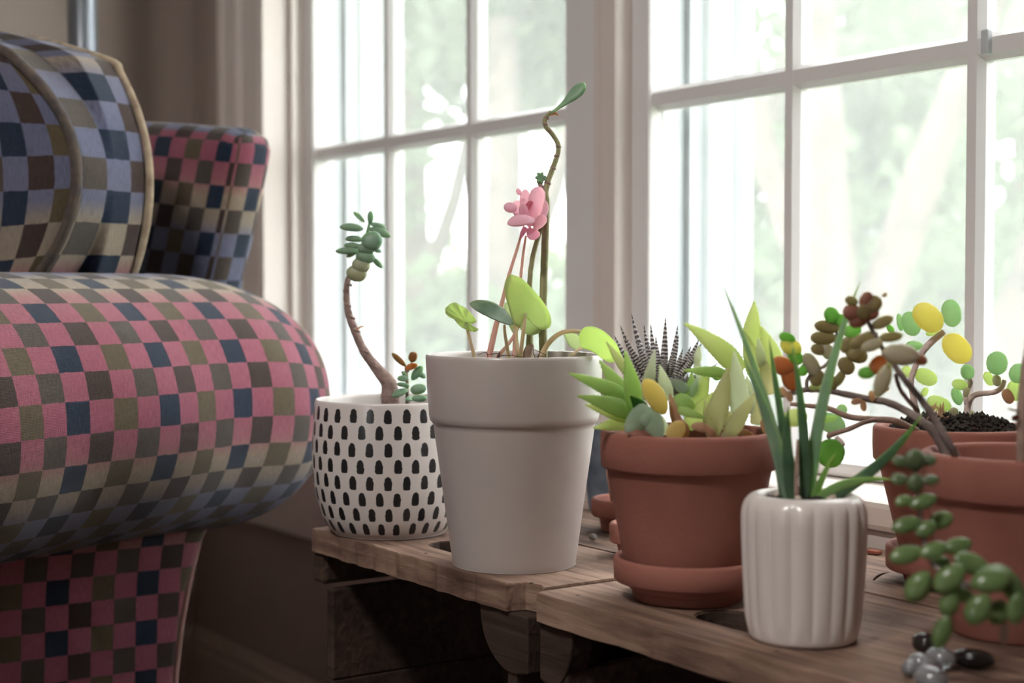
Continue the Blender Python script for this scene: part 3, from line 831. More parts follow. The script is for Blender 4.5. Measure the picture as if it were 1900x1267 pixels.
def crate(label, x0, x1, yf, yb, slotx, split, notch, seed, lcl, rcl):
    rnd = random.Random(seed)
    t = thing('wooden_crate', label, 'crate', ((x0 + x1) / 2, (yf + yb) / 2, 0), 'wooden crates under the windows')
    th = .021
    # front end board with its hand slot
    front = rough_edge(x0 + .004, x1, yf, .0019, 34, rnd)
    if notch:
        front = [p for p in front if p[0] < notch] + [(notch, yf + .001), (notch + .003, yf + .017), (x1 - .010, yf + .020), (x1 - .003, yf + .017), (x1, yf + .015)]
    outer = [(x0, yf + .006)] + front + [(x1 - .001, split - .0015)] + rough_edge(x1 - .001, x0, split - .0015, .0006, 14, rnd)[1:-1] + [(x0, split - .0015)]
    outline_board('board', outer, [slot(*slotx, yf + .040, yf + .080)], CT - th, CT, 'crate', t)
    outer = [(x0, split + .0025)] + rough_edge(x0, x1, split + .0025, .0008, 14, rnd)[1:-1] + [(x1, split + .0025), (x1 - .001, yb), (x0 + .002, yb)]
    outline_board('board', outer, [], CT - th, CT - .0008, 'crate', t)
    # cleats under the end, upright side boards, back boards, bottom
    def slab(name, a, b, mat, bev=.0015):
        return box(name, a, b, mat, t, bev)
    def cleat(side):
        a, b = (x0 - .001, x0 + .022) if side < 0 else (x1 - .024, x1)
        return slab('cleat', (a, yf + .002, CT - th - .030), (b, yb - .004, CT - th - .0006), 'crate_dark', .005)
    if lcl == 'cleat': cleat(-1)
    def gusset(xa, xb, flip):
        w_ = xb - xa
        P = [(0, 0), (.02, -.012), (.06, -.022), (.12, -.03), (.22, -.038), (.36, -.045), (.52, -.050), (.7, -.051), (1, -.047), (1, 0)]
        P = [((xa + f * w_) if not flip else (xb - f * w_), CT - th - .0008 + z * .92) for f, z in P]
        V = [(x, y, z) for y in (yf + .004, yf + .024) for x, z in P]; m = len(P)
        o = make('bracket', V, [(k, (k + 1) % m, (k + 1) % m + m, k + m) for k in range(m)] + [tuple(range(m))[::-1], tuple(range(m, 2 * m))], 'crate_dark', t, smooth=False)
        bevel_obj(o, .0015)
    if rcl: gusset(x1 - .07, x1 - .004, False)
    if lcl == 'bracket': gusset(x0 + .002, x0 + .042, True)
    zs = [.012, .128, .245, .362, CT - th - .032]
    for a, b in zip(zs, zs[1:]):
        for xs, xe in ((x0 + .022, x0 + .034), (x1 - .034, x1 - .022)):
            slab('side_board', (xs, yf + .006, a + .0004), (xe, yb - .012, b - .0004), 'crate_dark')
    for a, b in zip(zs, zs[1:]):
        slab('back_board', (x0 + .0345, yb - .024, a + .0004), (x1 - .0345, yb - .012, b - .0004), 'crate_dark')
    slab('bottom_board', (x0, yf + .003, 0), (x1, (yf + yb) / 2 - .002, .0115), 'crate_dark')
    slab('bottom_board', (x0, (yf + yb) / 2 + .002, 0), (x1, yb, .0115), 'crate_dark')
    for fx in (.06, .5, .94):
        for fy in (yf + .02, yb - .03):
            x = x0 + (x1 - x0) * fx
            lathe('nail', [(.0022, 0), (.0024, .0004), (.001, .0008), (0, .0008)], (x, fy, CT - .0006), 'dark_stone', t, 10)
    return t
YF, YB = .637, .995
crate('weathered wooden crate under the dabbed white pot and the grey pot', -1.270, -.915, YF, YB, (-1.135, -1.03), .79, -.943, 3, 'cleat', True)
crate('weathered wooden crate under the fluted pot and terracotta pots', -.907, -.44, YF + .001, YB, (-.785, -.662), .84, None, 4, 'bracket', False)

# ------------------------------------------------------------------ pots
def soil(parent, c, r, z, mat='soil', seed=1, amp=.004):
    rnd = random.Random(seed); V, F = [], []
    rings, n = 7, 28
    V.append((c[0], c[1], z))
    for k in range(1, rings + 1):
        for s in range(n):
            a = 2 * PI * s / n; rr = r * k / rings
            V.append((c[0] + rr * math.cos(a), c[1] + rr * math.sin(a), z + (rnd.uniform(-amp, amp) if k < rings else -amp * .5)))
    for s in range(n): F.append((0, 1 + s, 1 + (s + 1) % n))
    for k in range(rings - 1):
        for s in range(n):
            a = 1 + k * n + s; b = 1 + k * n + (s + 1) % n; F.append((a, a + n, b + n, b))
    return make('soil', V, F, mat, parent, kind='stuff')

# dabbed white bowl pot
c = on_z(724, 986, CT); c.z = CT
prof = smooth_profile([(0, .0), (.046, 0), (.052, .002), (.058, .008), (.0645, .022), (.0695, .045), (.0712, .07), (.0708, .095), (.0692, .116), (.0685, .1215)], 5) + [(.0678, .1232), (.0660, .1228), (.0652, .1200), (.0655, .10), (.066, .075), (.060, .03), (0, .02)]
arc = [0]
for a, b in zip(prof, prof[1:]): arc.append(arc[-1] + math.hypot(b[0] - a[0], b[1] - a[1]))
i0 = next(i for i, p in enumerate(prof) if p[1] > .004); i1 = next(i for i, p in enumerate(prof) if p[1] > .1185)
NC = 27
def dab_uv(a, k):
    v = (arc[k] - arc[i0]) / (arc[i1] - arc[i0]) * 8.0
    if k > i1 + 3: v = 20
    return (a / (2 * PI) * NC + .3, v)
pot1 = lathe('dabbed_pot', prof, (c.x, c.y, CT), 'dabs', None, 96, dab_uv, loc=(c.x, c.y, CT))
tag(pot1, 'white rounded pot printed with rows of black brush dabs, on the crate beside the armchair', 'pot')
soil(pot1, (c.x, c.y), .0652, CT + .103, seed=2)
P1 = Vector((c.x, c.y, CT + .103))

# tall grey glazed pot
c = on_z(954, 1045, CT); c.z = CT
gp = smooth_profile([(0, .0), (.046, 0), (.0492, .0015), (.0507, .005), (.0575, .055), (.0645, .105), (.0655, .1125)], 4) + [(.0660, .1148), (.0672, .1165), (.0684, .1178), (.0692, .122), (.0708, .145), (.0716, .162), (.0720, .1685), (.0717, .1705), (.0705, .1712), (.0690, .1705), (.0682, .168), (.0672, .15), (.064, .11), (.050, .03), (0, .02)]
pot2 = lathe('grey_pot', gp, (c.x, c.y, CT), 'grey_glaze', None, 96, loc=(c.x, c.y, CT))
tag(pot2, 'tall warm grey glazed pot with a wide collar, holding the pink cyclamen', 'pot')
soil(pot2, (c.x, c.y), .0668, CT + .151, seed=3)
P2 = Vector((c.x, c.y, CT + .151))

def terracotta(name, label, c, zb, R, H, rim=.027, rb=None, soilz=None, seed=1, group=None, mat='terracotta'):
    rb = rb or R * .70
    rt = R * .925
    p = [(0, 0), (rb - .002, 0), (rb, .002), (rb + (rt - rb) * .5, (H - rim) * .5), (rt, H - rim - .002), (rt + .0008, H - rim), (R - .0012, H - rim + .0005), (R - .0003, H - rim + .002), (R + .0002, H - rim * .5), (R, H - .003), (R - .001, H - .0008), (R - .0025, H), (R - .0055, H), (R - .0072, H - .001), (R - .008, H - .003), (R - .0095, H - rim), (rb - .004, .012), (0, .01)]
    o = lathe(name, p, (c.x, c.y, zb), mat, None, 72, loc=(c.x, c.y, zb))
    tag(o, label, 'pot', group)
    if soilz: soil(o, (c.x, c.y), R - .0095 - (H - soilz) * .22, zb + soilz, seed=seed)
    return o
def saucer(label, c, zb, R, H, rb, band, group=None, name='terracotta_saucer'):
    p = [(0, 0), (rb - .002, 0), (rb, .0015), (rb + .002, H - band - .001), (R - .0015, H - band), (R, H - band + .0015), (R + .0003, H - .002), (R - .0012, H), (R - .0036, H), (R - .005, H - .002), (rb + .001, .007), (0, .0065)]
    o = lathe(name, p, (c.x, c.y, zb), 'terracotta', None, 72, loc=(c.x, c.y, zb))
    return tag(o, label, 'saucer', group)

# terracotta pot in the middle with its saucer
c = on_z(1277, 1109, CT)
saucer('wide terracotta saucer under the pot of pale green succulents', c, CT, .0540, .031, .0400, .0175)
terracotta('terracotta_pot', 'terracotta pot of pale green toothed succulents, behind the fluted pot', c, CT + .0068, .0638, .1155, .027, .0435, .102, 4)
P3 = Vector((c.x, c.y, CT + .108))

# fluted white pot
c = on_z(1490, 1184, CT)
NF = 19
fp = smooth_profile([(0, .0), (.028, 0), (.0325, .0012), (.0348, .004), (.0368, .02), (.0383, .045), (.0392, .068), (.0392, .080), (.0380, .087), (.0350, .0915), (.0318, .0932), (.0292, .0930), (.0275, .0915)], 4) + [(.0272, .0885), (.0268, .08), (.026, .03), (0, .02)]
def flute(a, k, z):
    d = math.cos(a * NF + .6 * math.sin(a * 3)) 
    rid = -abs(math.sin(a * NF / 2 + .35 * math.sin(a * 3))) ** .8
    f = min(1, max(0, (z - .004) / .01)) * min(1, max(0, (.0932 - z) / .012))
    if k > len(fp) - 5: f = 0
    return 1 + .072 * f * (rid * -1 - .6) * (.75 + .25 * math.sin(a * 5))
pot4 = lathe('fluted_pot', fp, (c.x, c.y, CT), 'white_glaze', None, 264, None, flute, loc=(c.x, c.y, CT))
tag(pot4, 'small white glazed pot with vertical flutes at the front of the crate', 'pot')
soil4 = soil(pot4, (c.x, c.y), .0268, CT + .0888, seed=5, amp=.0035)
rnd = random.Random(3)
for k in range(9):
    a = rnd.uniform(0, 2 * PI); r = rnd.uniform(.010, .022); s = rnd.uniform(.0018, .0032)
    lathe('perlite_grain', [(0, -s), (s * .8, -s * .5), (s, 0), (s * .7, s * .6), (0, s * .9)], (c.x + r * math.cos(a), c.y + r * math.sin(a), CT + .0915), 'perlite', soil4, 9)
P4 = Vector((c.x, c.y, CT + .0865))

# two terracotta pots at the right
c = on_z(1768, 1081, CT)
saucer('terracotta saucer under the rear right pot beside the sill', c, CT, .0500, .029, .036, .0185)
pot5 = terracotta('terracotta_pot', 'terracotta pot heaped with black soil, next to the window sill at right', c, CT + .0068, .0605, .1135, .027, .036, .108, 6)
P5 = Vector((c.x, c.y, CT + .115))
V, F = [], []
rnd = random.Random(9)
for k in range(900):       # crumbly soil heaped over the rim line
    a = rnd.uniform(0, 2 * PI); r = .049 * rnd.random() ** .5; s = rnd.uniform(.0012, .003)
    q = Vector((P5.x + r * math.cos(a), P5.y + r * math.sin(a), CT + .1135 + .013 * (1 - (r / .052) ** 3) + rnd.uniform(-.003, .003)))
    a0 = len(V)
    for d in ((1, 0, 0), (0, 1, 0), (-1, 0, 0), (0, -1, 0), (0, 0, 1), (0, 0, -1)):
        V.append(q + Vector(d) * s * rnd.uniform(.7, 1.2))
    for f in ((0, 1, 4), (1, 2, 4), (2, 3, 4), (3, 0, 4), (1, 0, 5), (2, 1, 5), (3, 2, 5), (0, 3, 5)): F.append(tuple(x + a0 for x in f))
make('soil_crumbs', V, F, 'soil', pot5, smooth=False, kind='stuff')
c = at(1895, 990, .985); c.z = CT
terracotta('terracotta_pot', 'terracotta pot cut by the right edge of the photo, holding the woody stems', c, CT, .0640, .1180, .0285, .046, .092, 7)
P6 = Vector((c.x, c.y, CT + .095))

# small things behind, between the grey pot and the terracotta pot
c = on_z(1166, 983, CT)
saucer('small terracotta saucer under the tiny pale pot, behind the middle terracotta pot', c, CT, .0345, .030, .0255, .016)
terracotta('terracotta_pot', 'tiny pale terracotta pot half hidden behind the middle terracotta pot', c, CT + .0068, .0205, .052, .013, .0145, .044, 8, mat='terracotta_pale')
c = on_z(1186, 1030, CT)
saucer('small empty terracotta saucer nearest the left side of the middle terracotta pot', c, CT, .0250, .028, .0170, .0165)
c = on_z(1128, 945, CT)
o = lathe('blue_pot', smooth_profile([(0, 0), (.017, 0), (.0195, .003), (.0225, .03), (.0232, .06), (.0235, .084)], 4) + [(.0228, .086), (.0212, .085), (.0205, .05), (0, .02)], (c.x, c.y, CT), 'blue_glaze', None, 48, loc=(c.x, c.y, CT))
tag(o, 'small dark blue-grey glazed pot in the shade behind the grey pot', 'pot')
soil(o, (c.x, c.y), .0205, CT + .06, seed=12)

# ------------------------------------------------------------------ plants
rnd = random.Random(21)
# --- old jade cutting in the dabbed pot
T1 = 1.394
jade = thing('jade_plant', 'bare curved jade stem with one leafy tip in the dabbed white pot', 'plant', P1)
b0 = (P1.x, P1.y, P1.z - .006)
pts = [(727, 756, T1, 17), (724, 735, T1, 17), (722, 712, T1, 14.5), (706, 692, T1, 11.5), (690, 672, T1, 9.5), (671, 643, T1, 8.2), (656, 607, T1, 7.6), (646, 578, T1, 6.6), (643, 548, T1, 6), (644, 527, T1, 5.4), (650, 508, T1 + .002, 4.6)]
stem = ptube('stem', pts, 'bark', jade, .16, 12, 5)
ptube('green_tip', [(650, 510, T1 + .002, 4.5), (668, 470, T1 + .004, 4), (682, 430, T1 + .004, 3.2), (687, 405, T1 + .004, 2.5)], 'jade_dark', jade)
ptube('twig', [(662, 611, T1 - .002, 1.6), (670, 606, T1 - .004, 1.2), (677, 606, T1 - .005, .7)], 'orange', jade)
for (x, y, r) in ((647, 527, 6.5), (642, 541, 6), (645, 566, 7.5), (652, 588, 8), (660, 612, 8.8), (678, 652, 10), (697, 680, 11)):
    ptube('node_ring', [(x - 1, y + 2, T1, r * .95), (x, y, T1, r * 1.12), (x + 1, y - 2, T1, r * .95)], 'bark', stem, .1, 10, 2)
J = [(677, 413, 656, 393, 8, 'jade', .3, .004), (687, 416, 688, 391, 10, 'jade_dark', .5, 0), (675, 425, 630, 421, 15, 'jade', .55, -.004), (686, 415, 717, 424, 11, 'jade', .5, .003),
     (684, 424, 725, 439, 15, 'jade', .55, -.003), (674, 445, 641, 443, 12, 'jade', .6, .003), (672, 458, 638, 455, 11, 'jade', .6, .004), (672, 468, 622, 466, 13, 'jade', .6, -.003),
     (690, 462, 708, 467, 9, 'jade', .6, .004), (689, 478, 710, 497, 10, 'jade', .6, .003), (660, 470, 643, 476, 9, 'jade_pale', .6, .004)]
for bx, by, tx, ty, wd, mt, th, dt in J:
    pleaf(bx, by, tx, ty, wd * 1.2, T1 - .002, mt, jade, 'oval', th, .06, dt, tilt=(0, .5))
for cx, cy, ww, hh, ang, mt in ((690, 447, 36, 33, 15, 'jade_dark'), (680, 461, 30, 20, -5, 'jade'), (678, 477, 33, 22, -8, 'jade'), (670, 492, 31, 27, -12, 'jade_pale'), (662, 507, 35, 28, -10, 'jade_pale')):
    eleaf(cx, cy, ww * 1.1, hh * 1.15, ang, T1 - .012, mt, jade, 'round', .5, (.1, .2))
# --- young jade beside it
yj = thing('jade_sprout', 'small jade sprout with two reddish leaves close to the grey pot', 'plant', (*at(757, 745, T1 - .005).xy, P1.z))
T1b = T1 - .008
ptube('stem', [(757, 758, T1b, 5), (756, 735, T1b, 4), (755, 705, T1b, 3.4), (753, 680, T1b, 3)], 'stem_brown', yj)
ptube('stem', [(757, 690, T1b, 2.4), (763, 675, T1b, 2), (766, 664, T1b, 2)], 'stem_brown', yj)
for bx, by, tx, ty, wd, mt, dt in ((753, 680, 727, 655, 12, 'olive_red', -.003), (751, 684, 775, 677, 14, 'orange', -.004), (758, 702, 737, 703, 14, 'jade', -.006), (764, 705, 784, 679, 17, 'jade_dark', -.002), (757, 722, 727, 736, 16, 'jade', -.01), (755, 700, 745, 688, 8, 'jade', 0), (770, 738, 752, 742, 12, 'jade_dark', -.01), (772, 690, 790, 700, 12, 'jade', .004)):
    pleaf(bx, by, tx, ty, wd, T1b - .004, mt, yj, 'oval', .4, .05, dt, tilt=(0, .4))
for cx, cy, ww, hh, ang, mt in ((766, 662, 20, 17, 70, 'olive_red'), (776, 722, 30, 20, 10, 'jade'), (778, 739, 28, 14, 0, 'jade_dark'), (748, 714, 24, 10, 170, 'jade')):
    eleaf(cx, cy, ww, hh, ang, T1b - .014, mt, yj, 'round', .5, (0, .2))

# --- cyclamen
T2 = 1.225
cyc = thing('cyclamen', 'cyclamen with one pink flower and heart-shaped leaves in the tall grey pot', 'plant', P2)
sheet_leaf([(946, 508), (968, 516), (992, 540), (1012, 566), (1022, 590), (1020, 606), (1008, 612), (996, 608), (984, 597), (978, 584), (972, 592), (962, 606), (953, 600), (945, 575), (938, 550), (936, 525)], (975, 582), T2 - .012, 'cyc', cyc, .22, .5)
sheet_leaf([(934, 566), (946, 560), (985, 585), (1003, 606), (1000, 618), (982, 622), (968, 614), (962, 604), (955, 620), (948, 612), (940, 592)], (964, 602), T2 + .02, 'cyc_pale', cyc, .2, .5)
pleaf(953, 601, 871, 563, 40, T2 - .022, 'cyc_dark', cyc, 'oval', .06, .10, -.012, tilt=(-.4, .9), chan=.12)
sheet_leaf([(826, 572), (838, 562), (850, 564), (866, 574), (880, 588), (884, 598), (872, 600), (866, 599), (874, 604), (887, 611), (882, 615), (868, 613), (853, 605), (840, 590), (828, 583)], (865, 599), T2, 'cyc', cyc, .25, .3, ruffle=.07)
sheet_leaf([(1073, 622), (1082, 608), (1100, 606), (1122, 616), (1142, 636), (1154, 658), (1148, 668), (1130, 672), (1112, 660), (1095, 650), (1080, 645), (1076, 634)], (1078, 632), T2 - .035, 'cyc', cyc, .15, -.4)
sheet_leaf([(1045, 620), (1060, 618), (1072, 622), (1082, 640), (1080, 648), (1066, 648), (1054, 640)], (1076, 642), T2 + .03, 'cyc_pale', cyc, .15, .2)
R2 = lambda px, py, dt=0: (px, py, T2 + dt)
def pet(name, pl, mat): ptube(name, [(x, y, T2 + d, r) for x, y, d, r in pl], mat, cyc)
pet('petiole', [(975, 582, -.012, 3.4), (972, 610, -.015, 3.6), (968, 640, -.01, 3.8), (964, 690, 0, 4)], 'stem_pale')
pet('petiole', [(865, 599, 0, 2.6), (869, 618, 0, 3), (876, 645, 0, 3.2), (884, 676, 0, 3.4), (895, 700, 0, 3.4)], 'stem_pale')
pet('petiole', [(936, 602, -.02, 2.4), (937, 618, -.018, 3), (941, 645, -.012, 3.4), (948, 690, 0, 3.6)], 'stem_pale')
pet('petiole', [(964, 604, .02, 2.6), (945, 636, .01, 3.2), (922, 664, .005, 3.6), (905, 700, 0, 3.8)], 'stem_pink')
pet('petiole', [(958, 598, .012, 3), (958, 630, .01, 3.6), (962, 658, .008, 4), (966, 700, 0, 4)], 'stem_pale')
pet('petiole', [(1076, 615, -.034, 3.6), (1060, 614, -.025, 4), (1040, 618, -.015, 4.4), (1022, 632, -.01, 4.8), (1008, 653, -.005, 5.2), (990, 700, 0, 5.4)], 'stem_pale')
pet('petiole', [(1078, 645, .01, 2.5), (1066, 655, .005, 3), (1050, 672, 0, 3.2), (1030, 700, 0, 3.2)], 'stem_pale')
pet('flower_stem', [(967, 437, 0, 2.6), (957, 470, 0, 2.9), (944, 512, 0, 3.4), (932, 560, .002, 4.2), (918, 615, .004, 5.4), (906, 668, .004, 6.2), (900, 700, .004, 6.4)], 'stem_pink')
pet('flower_stem', [(976, 437, .004, 2.3), (971, 470, .004, 2.5), (966, 515, .008, 2.8), (960, 570, .012, 3), (955, 630, .014, 3.2), (952, 700, .014, 3.2)], 'stem_pink')
# flower
flower = ptube('flower', [(966, 441, T2, 2.5), (970, 432, T2 - .002, 5), (976, 422, T2 - .002, 6)], 'petal_deep', cyc)
fl = [(990, 420, 1000, 346, 33, 'petal', -.004, (-.2, .1), .05), (992, 428, 1012, 372, 26, 'petal', .004, (.7, 0), .05), (978, 418, 974, 351, 22, 'petal', .006, (-.5, .1), .05), (972, 415, 955, 373, 24, 'petal', .01, (-.3, .2), .08),
      (986, 420, 983, 372, 22, 'petal_deep', -.006, (.6, .1), -.08), (984, 424, 969, 378, 20, 'petal', -.008, (-.5, .1), .08), (991, 428, 1008, 398, 24, 'petal', -.012, (.5, .5), .10)]
for bx, by, tx, ty, wd, mt, dt, tl, bd in fl:
    pleaf(bx, by, tx, ty, wd, T2, mt, flower, 'petal', .09, bd, dt, tl, name='petal', chan=.25)
eleaf(947, 385, 25, 20, 170, T2 - .004, 'petal', flower, 'round', .5, (-.3, .2), name='petal')
eleaf(963, 356, 14, 10, 120, T2 - .002, 'petal', flower, 'round', .4, (-.3, .2), name='petal')
pleaf(980, 423, 994, 444, 26, T2 - .008, 'petal_deep', flower, 'petal', .12, .12, -.006, (.2, .3), name='petal', chan=.2)
eleaf(967, 412, 52, 33, 188, T2 - .014, 'petal', flower, 'oval', .14, (-.1, .9), -.006, name='petal', chan=-.35, bend=.08)
for k in range(9):
    x = rnd.uniform(905, 1020); y = 664
    ptube('root_fibre', [(x, y + 6, T2 - .02, .9), (x + rnd.uniform(-9, 9), y - rnd.uniform(3, 16), T2 - .022, .8), (x + rnd.uniform(-22, 22), y - rnd.uniform(-3, 8), T2 - .024, .6)], 'root', cyc, 0, 5, 3)
# --- tall bare-stemmed plant in the same pot
tall = thing('tall_stem_plant', 'tall thin olive stem with a single leaf at its top, in the grey pot', 'plant', (*at(1008, 690, T2 + .012).xy, P2.z))
Tt = T2 + .018
tstem = ptube('stem', [(1008, 700, Tt, 8.5), (1008, 645, Tt, 8), (1007, 600, Tt, 7.8), (1009, 520, Tt, 7.4), (1012, 440, Tt, 7), (1014, 380, Tt, 6.6), (1012, 356, Tt, 6.2), (1019, 330, Tt, 5.6), (1029, 303, Tt, 5), (1036, 280, Tt, 4.8), (1034, 264, Tt, 4.7), (1024, 248, Tt, 4.6), (1014, 236, Tt, 4.8), (1011, 224, Tt, 4.6), (1016, 214, Tt, 4), (1023, 207, Tt, 3)], 'stem_olive', tall, .1, 10, 5)
for x, y, r in ((1026, 312, 5.8), (1033, 290, 5.6), (1036, 272, 5.4), (1020, 243, 5.4), (1012, 230, 5.6), (1014, 219, 5), (1016, 340, 6.6)):
    ptube('leaf_scar', [(x - .6, y + 2, Tt, r * .9), (x, y, Tt, r * 1.08), (x + .6, y - 2, Tt, r * .9)], 'stem_brown', tstem, .1, 9, 2)
pleaf(1022, 210, 1085, 154, 32, Tt - .004, 'jade', tall, 'spoon', .35, -.05, .004, (-.6, .5))
ptube('dried_tip', [(1022, 213, Tt, 2.5), (1030, 210, Tt - .002, 3), (1036, 214, Tt - .002, 1.4)], 'dry', tall)
ptube('side_shoot', [(1012, 356, Tt, 5), (1004, 346, Tt - .001, 4.6), (1000, 338, Tt - .001, 3.4)], 'bark', tall)
for a in range(7):
    an = a * 55 + 12; eleaf(1003 + 5 * math.cos(math.radians(an)), 330 - 6 * math.sin(math.radians(an)), 12, 8, an, Tt - .003, 'jade_dark', tall, 'oval', .5, (0, .3))
ptube('side_stem', [(984, 668, Tt + .01, 8), (983, 640, Tt + .01, 7), (983, 600, Tt + .012, 5.6), (982, 560, Tt + .012, 5.2), (985, 500, Tt + .012, 5), (994, 455, Tt + .01, 4.6), (1010, 405, Tt + .004, 4.6)], 'stem_olive', tall, .08, 9, 5)
ptube('side_stem_base', [(976, 672, Tt + .006, 11), (981, 650, Tt + .008, 9), (985, 640, Tt + .01, 7)], 'stem_brown', tall, .25, 9, 3)

# --- pale green toothed succulents in the middle terracotta pot (crop frame: photo px = 1040 + x/3.959, 540 + y/3.959)
T3 = 1.075
g = lambda x, y: (1040 + x / 3.959, 540 + y / 3.959)
def gl(par, x0, y0, x1, y1, wd, mat, dt=0, base_dt=0, prof='lance', thick=.32, bend=.06, tilt=(0, .3), teeth=.0006, **k):
    a = g(x0, y0); b = g(x1, y1)
    return pleaf(*a, *b, wd * 1.15 / 3.959, T3 + base_dt, mat, par, prof, thick, bend, dt, tilt, teeth=teeth, nv=10, **k)
A1 = thing('toothed_succulent', 'green toothed rosette at the left side of the middle terracotta pot, one leaf yellowed', 'plant', (*at(1190, 800, T3 - .005).xy, P3.z), 'succulents in the middle terracotta pot')
gl(A1, 520, 800, 55, 600, 105, 'aloe', -.012, -.005); gl(A1, 540, 900, 120, 768, 118, 'aloe', -.02, -.008)
gl(A1, 540, 930, 180, 835, 110, 'aloe_yel', -.004, -.004); gl(A1, 540, 960, 235, 1008, 95, 'aloe_yel', -.004, -.002)
gl(A1, 520, 860, 285, 508, 125, 'aloe', -.004, .004); gl(A1, 550, 880, 472, 435, 118, 'aloe', -.012, -.012, tilt=(.2, .1))
gl(A1, 500, 620, 335, 370, 60, 'aloe_yel', .006, .012); gl(A1, 770, 900, 612, 648, 130, 'aloe_yellow', -.010, -.022, 'oval', .35)
gl(A1, 620, 800, 692, 425, 80, 'aloe_pale', .01, .004); gl(A1, 790, 800, 728, 542, 92, 'aloe_pale', -.004, -.008)
gl(A1, 640, 850, 475, 1035, 115, 'aloe_blue', -.012, -.018, 'strap', .3, .12); gl(A1, 590, 880, 740, 1085, 150, 'aloe_blue', -.014, -.016, 'strap', .4, .2, (.2, .2))
gl(A1, 900, 960, 795, 1092, 110, 'aloe_yellow', -.006, -.026, 'oval'); gl(A1, 930, 1080, 850, 950, 90, 'dry', -.004, -.02, 'oval', .2, .1)
gl(A1, 850, 980, 800, 740, 66, 'dry', .002, -.012, 'lance', .25, .1, teeth=0); gl(A1, 900, 990, 790, 800, 50, 'dry', -.004, -.018, 'lance', .25, -.1, teeth=0)
gl(A1, 985, 850, 815, 795, 115, 'aloe', .0, -.006, 'oval', .45); gl(A1, 620, 900, 512, 770, 95, 'aloe_dark', -.01, -.012)
gl(A1, 620, 960, 560, 1010, 90, 'aloe_blue', -.01, -.012, 'strap'); gl(A1, 930, 740, 800, 640, 80, 'aloe_blue', .004, .006)
gl(A1, 760, 1060, 700, 900, 90, 'aloe_pale', .0, -.004, 'strap')
gl(A1, 700, 1000, 590, 930, 110, 'aloe_blue', -.01, -.022, 'oval', .5)
A2 = thing('toothed_succulent', 'yellow-green toothed succulent with upright leaves at the right of the middle terracotta pot', 'plant', (*at(1330, 805, T3 + .01).xy, P3.z), 'succulents in the middle terracotta pot')
gl(A2, 1330, 590, 905, 233, 150, 'aloe_yel', -.006, .022, bend=.12, tilt=(-.2, .5)); gl(A2, 1220, 610, 900, 582, 75, 'aloe', -.008, .01)
gl(A2, 985, 860, 1090, 570, 105, 'aloe_yel', .006, .0); gl(A2, 1320, 930, 1275, 440, 130, 'aloe_pale', .004, -.008)
gl(A2, 930, 1000, 1175, 715, 120, 'aloe_yel', .004, -.004); gl(A2, 1110, 1050, 1235, 555, 140, 'aloe_olive', .006, -.014)
gl(A2, 1390, 420, 1425, 72, 115, 'aloe_yel', .004, .028); gl(A2, 1440, 640, 1350, 290, 120, 'aloe_yel', .004, .02); gl(A2, 1590, 600, 1470, 255, 135, 'aloe_yel', .004, .026)
gl(A2, 1220, 1080, 1430, 745, 105, 'aloe_olive', .002, -.012); gl(A2, 860, 870, 1065, 935, 60, 'aloe', -.006, -.014)
gl(A2, 950, 780, 965, 590, 66, 'aloe', .006, .008); gl(A2, 980, 780, 1005, 630, 70, 'aloe_blue', .004, .0)
gl(A2, 1180, 640, 1110, 560, 90, 'aloe', .006, .012, 'strap'); gl(A2, 1120, 1080, 1060, 800, 90, 'aloe_olive', .006, -.016)
gl(A2, 1000, 540, 1020, 395, 50, 'aloe_pale', .006, .02); gl(A2, 1020, 640, 985, 460, 50, 'aloe_pale', .004, .018)
gl(A2, 1430, 980, 1500, 600, 90, 'aloe_olive', .01, .02); gl(A2, 1380, 900, 1370, 620, 90, 'aloe_pale', .01, .012)
gl(A2, 1180, 900, 1330, 980, 80, 'aloe_olive', .0, .002, 'strap'); gl(A2, 1080, 1010, 960, 990, 70, 'dry', -.004, -.02, 'strap', teeth=0)
gl(A2, 1130, 1080, 1050, 970, 60, 'dry', -.004, -.024, 'lance', teeth=0); gl(A2, 1560, 1050, 1480, 940, 100, 'dry', 0, .0, 'strap', .2, teeth=0)
gl(A2, 1300, 1060, 1180, 1060, 70, 'aloe_olive', -.004, -.01, 'strap'); gl(A2, 1240, 1020, 1420, 1060, 60, 'dry', 0, .002, 'strap', teeth=0)
gl(A2, 1480, 560, 1450, 340, 60, 'aloe_pale', 0, .018); gl(A2, 1540, 760, 1460, 420, 80, 'aloe_olive', 0, .02)
# --- zebra haworthia
Z = thing('zebra_succulent', 'dark spiky rosette with white bands, behind the pale green succulents', 'plant', (*at(1240, 760, T3 + .03).xy, P3.z), 'succulents in the middle terracotta pot')
zt = [(395, 325, .02), (440, 253, .012), (520, 160, .016), (545, 248, .03), (612, 245, .034), (662, 240, .028), (772, 182, .012), (780, 288, .03), (862, 250, .02), (868, 320, .012), (1022, 345, .016), (1040, 375, .006), (995, 445, .0), (722, 430, -.006), (830, 440, -.004), (470, 330, .0), (560, 350, .0), (640, 380, .0), (900, 420, .0), (960, 400, .012), (700, 330, .02), (930, 640, -.006), (640, 520, -.008), (770, 470, -.01), (1160, 525, .02)]
for x, y, d in zt:
    bx = 745 + (x - 745) * .18; by = 700 + rnd.uniform(-40, 30)
    a = g(bx, by); b = g(x, y); md = g(bx + (x - bx) * .62, by + (y - by) * .38)
    leaf(at(*a, T3 + .028), at(*b, T3 + .028 + d), 62 / 3.959 * T3 / FPX * (.8 if y > 430 else 1.0), 'zebra', Z, 'sword', .5, 0, -FW + UP * .3, nv=9, mid=at(*md, T3 + .022 + d * .5))
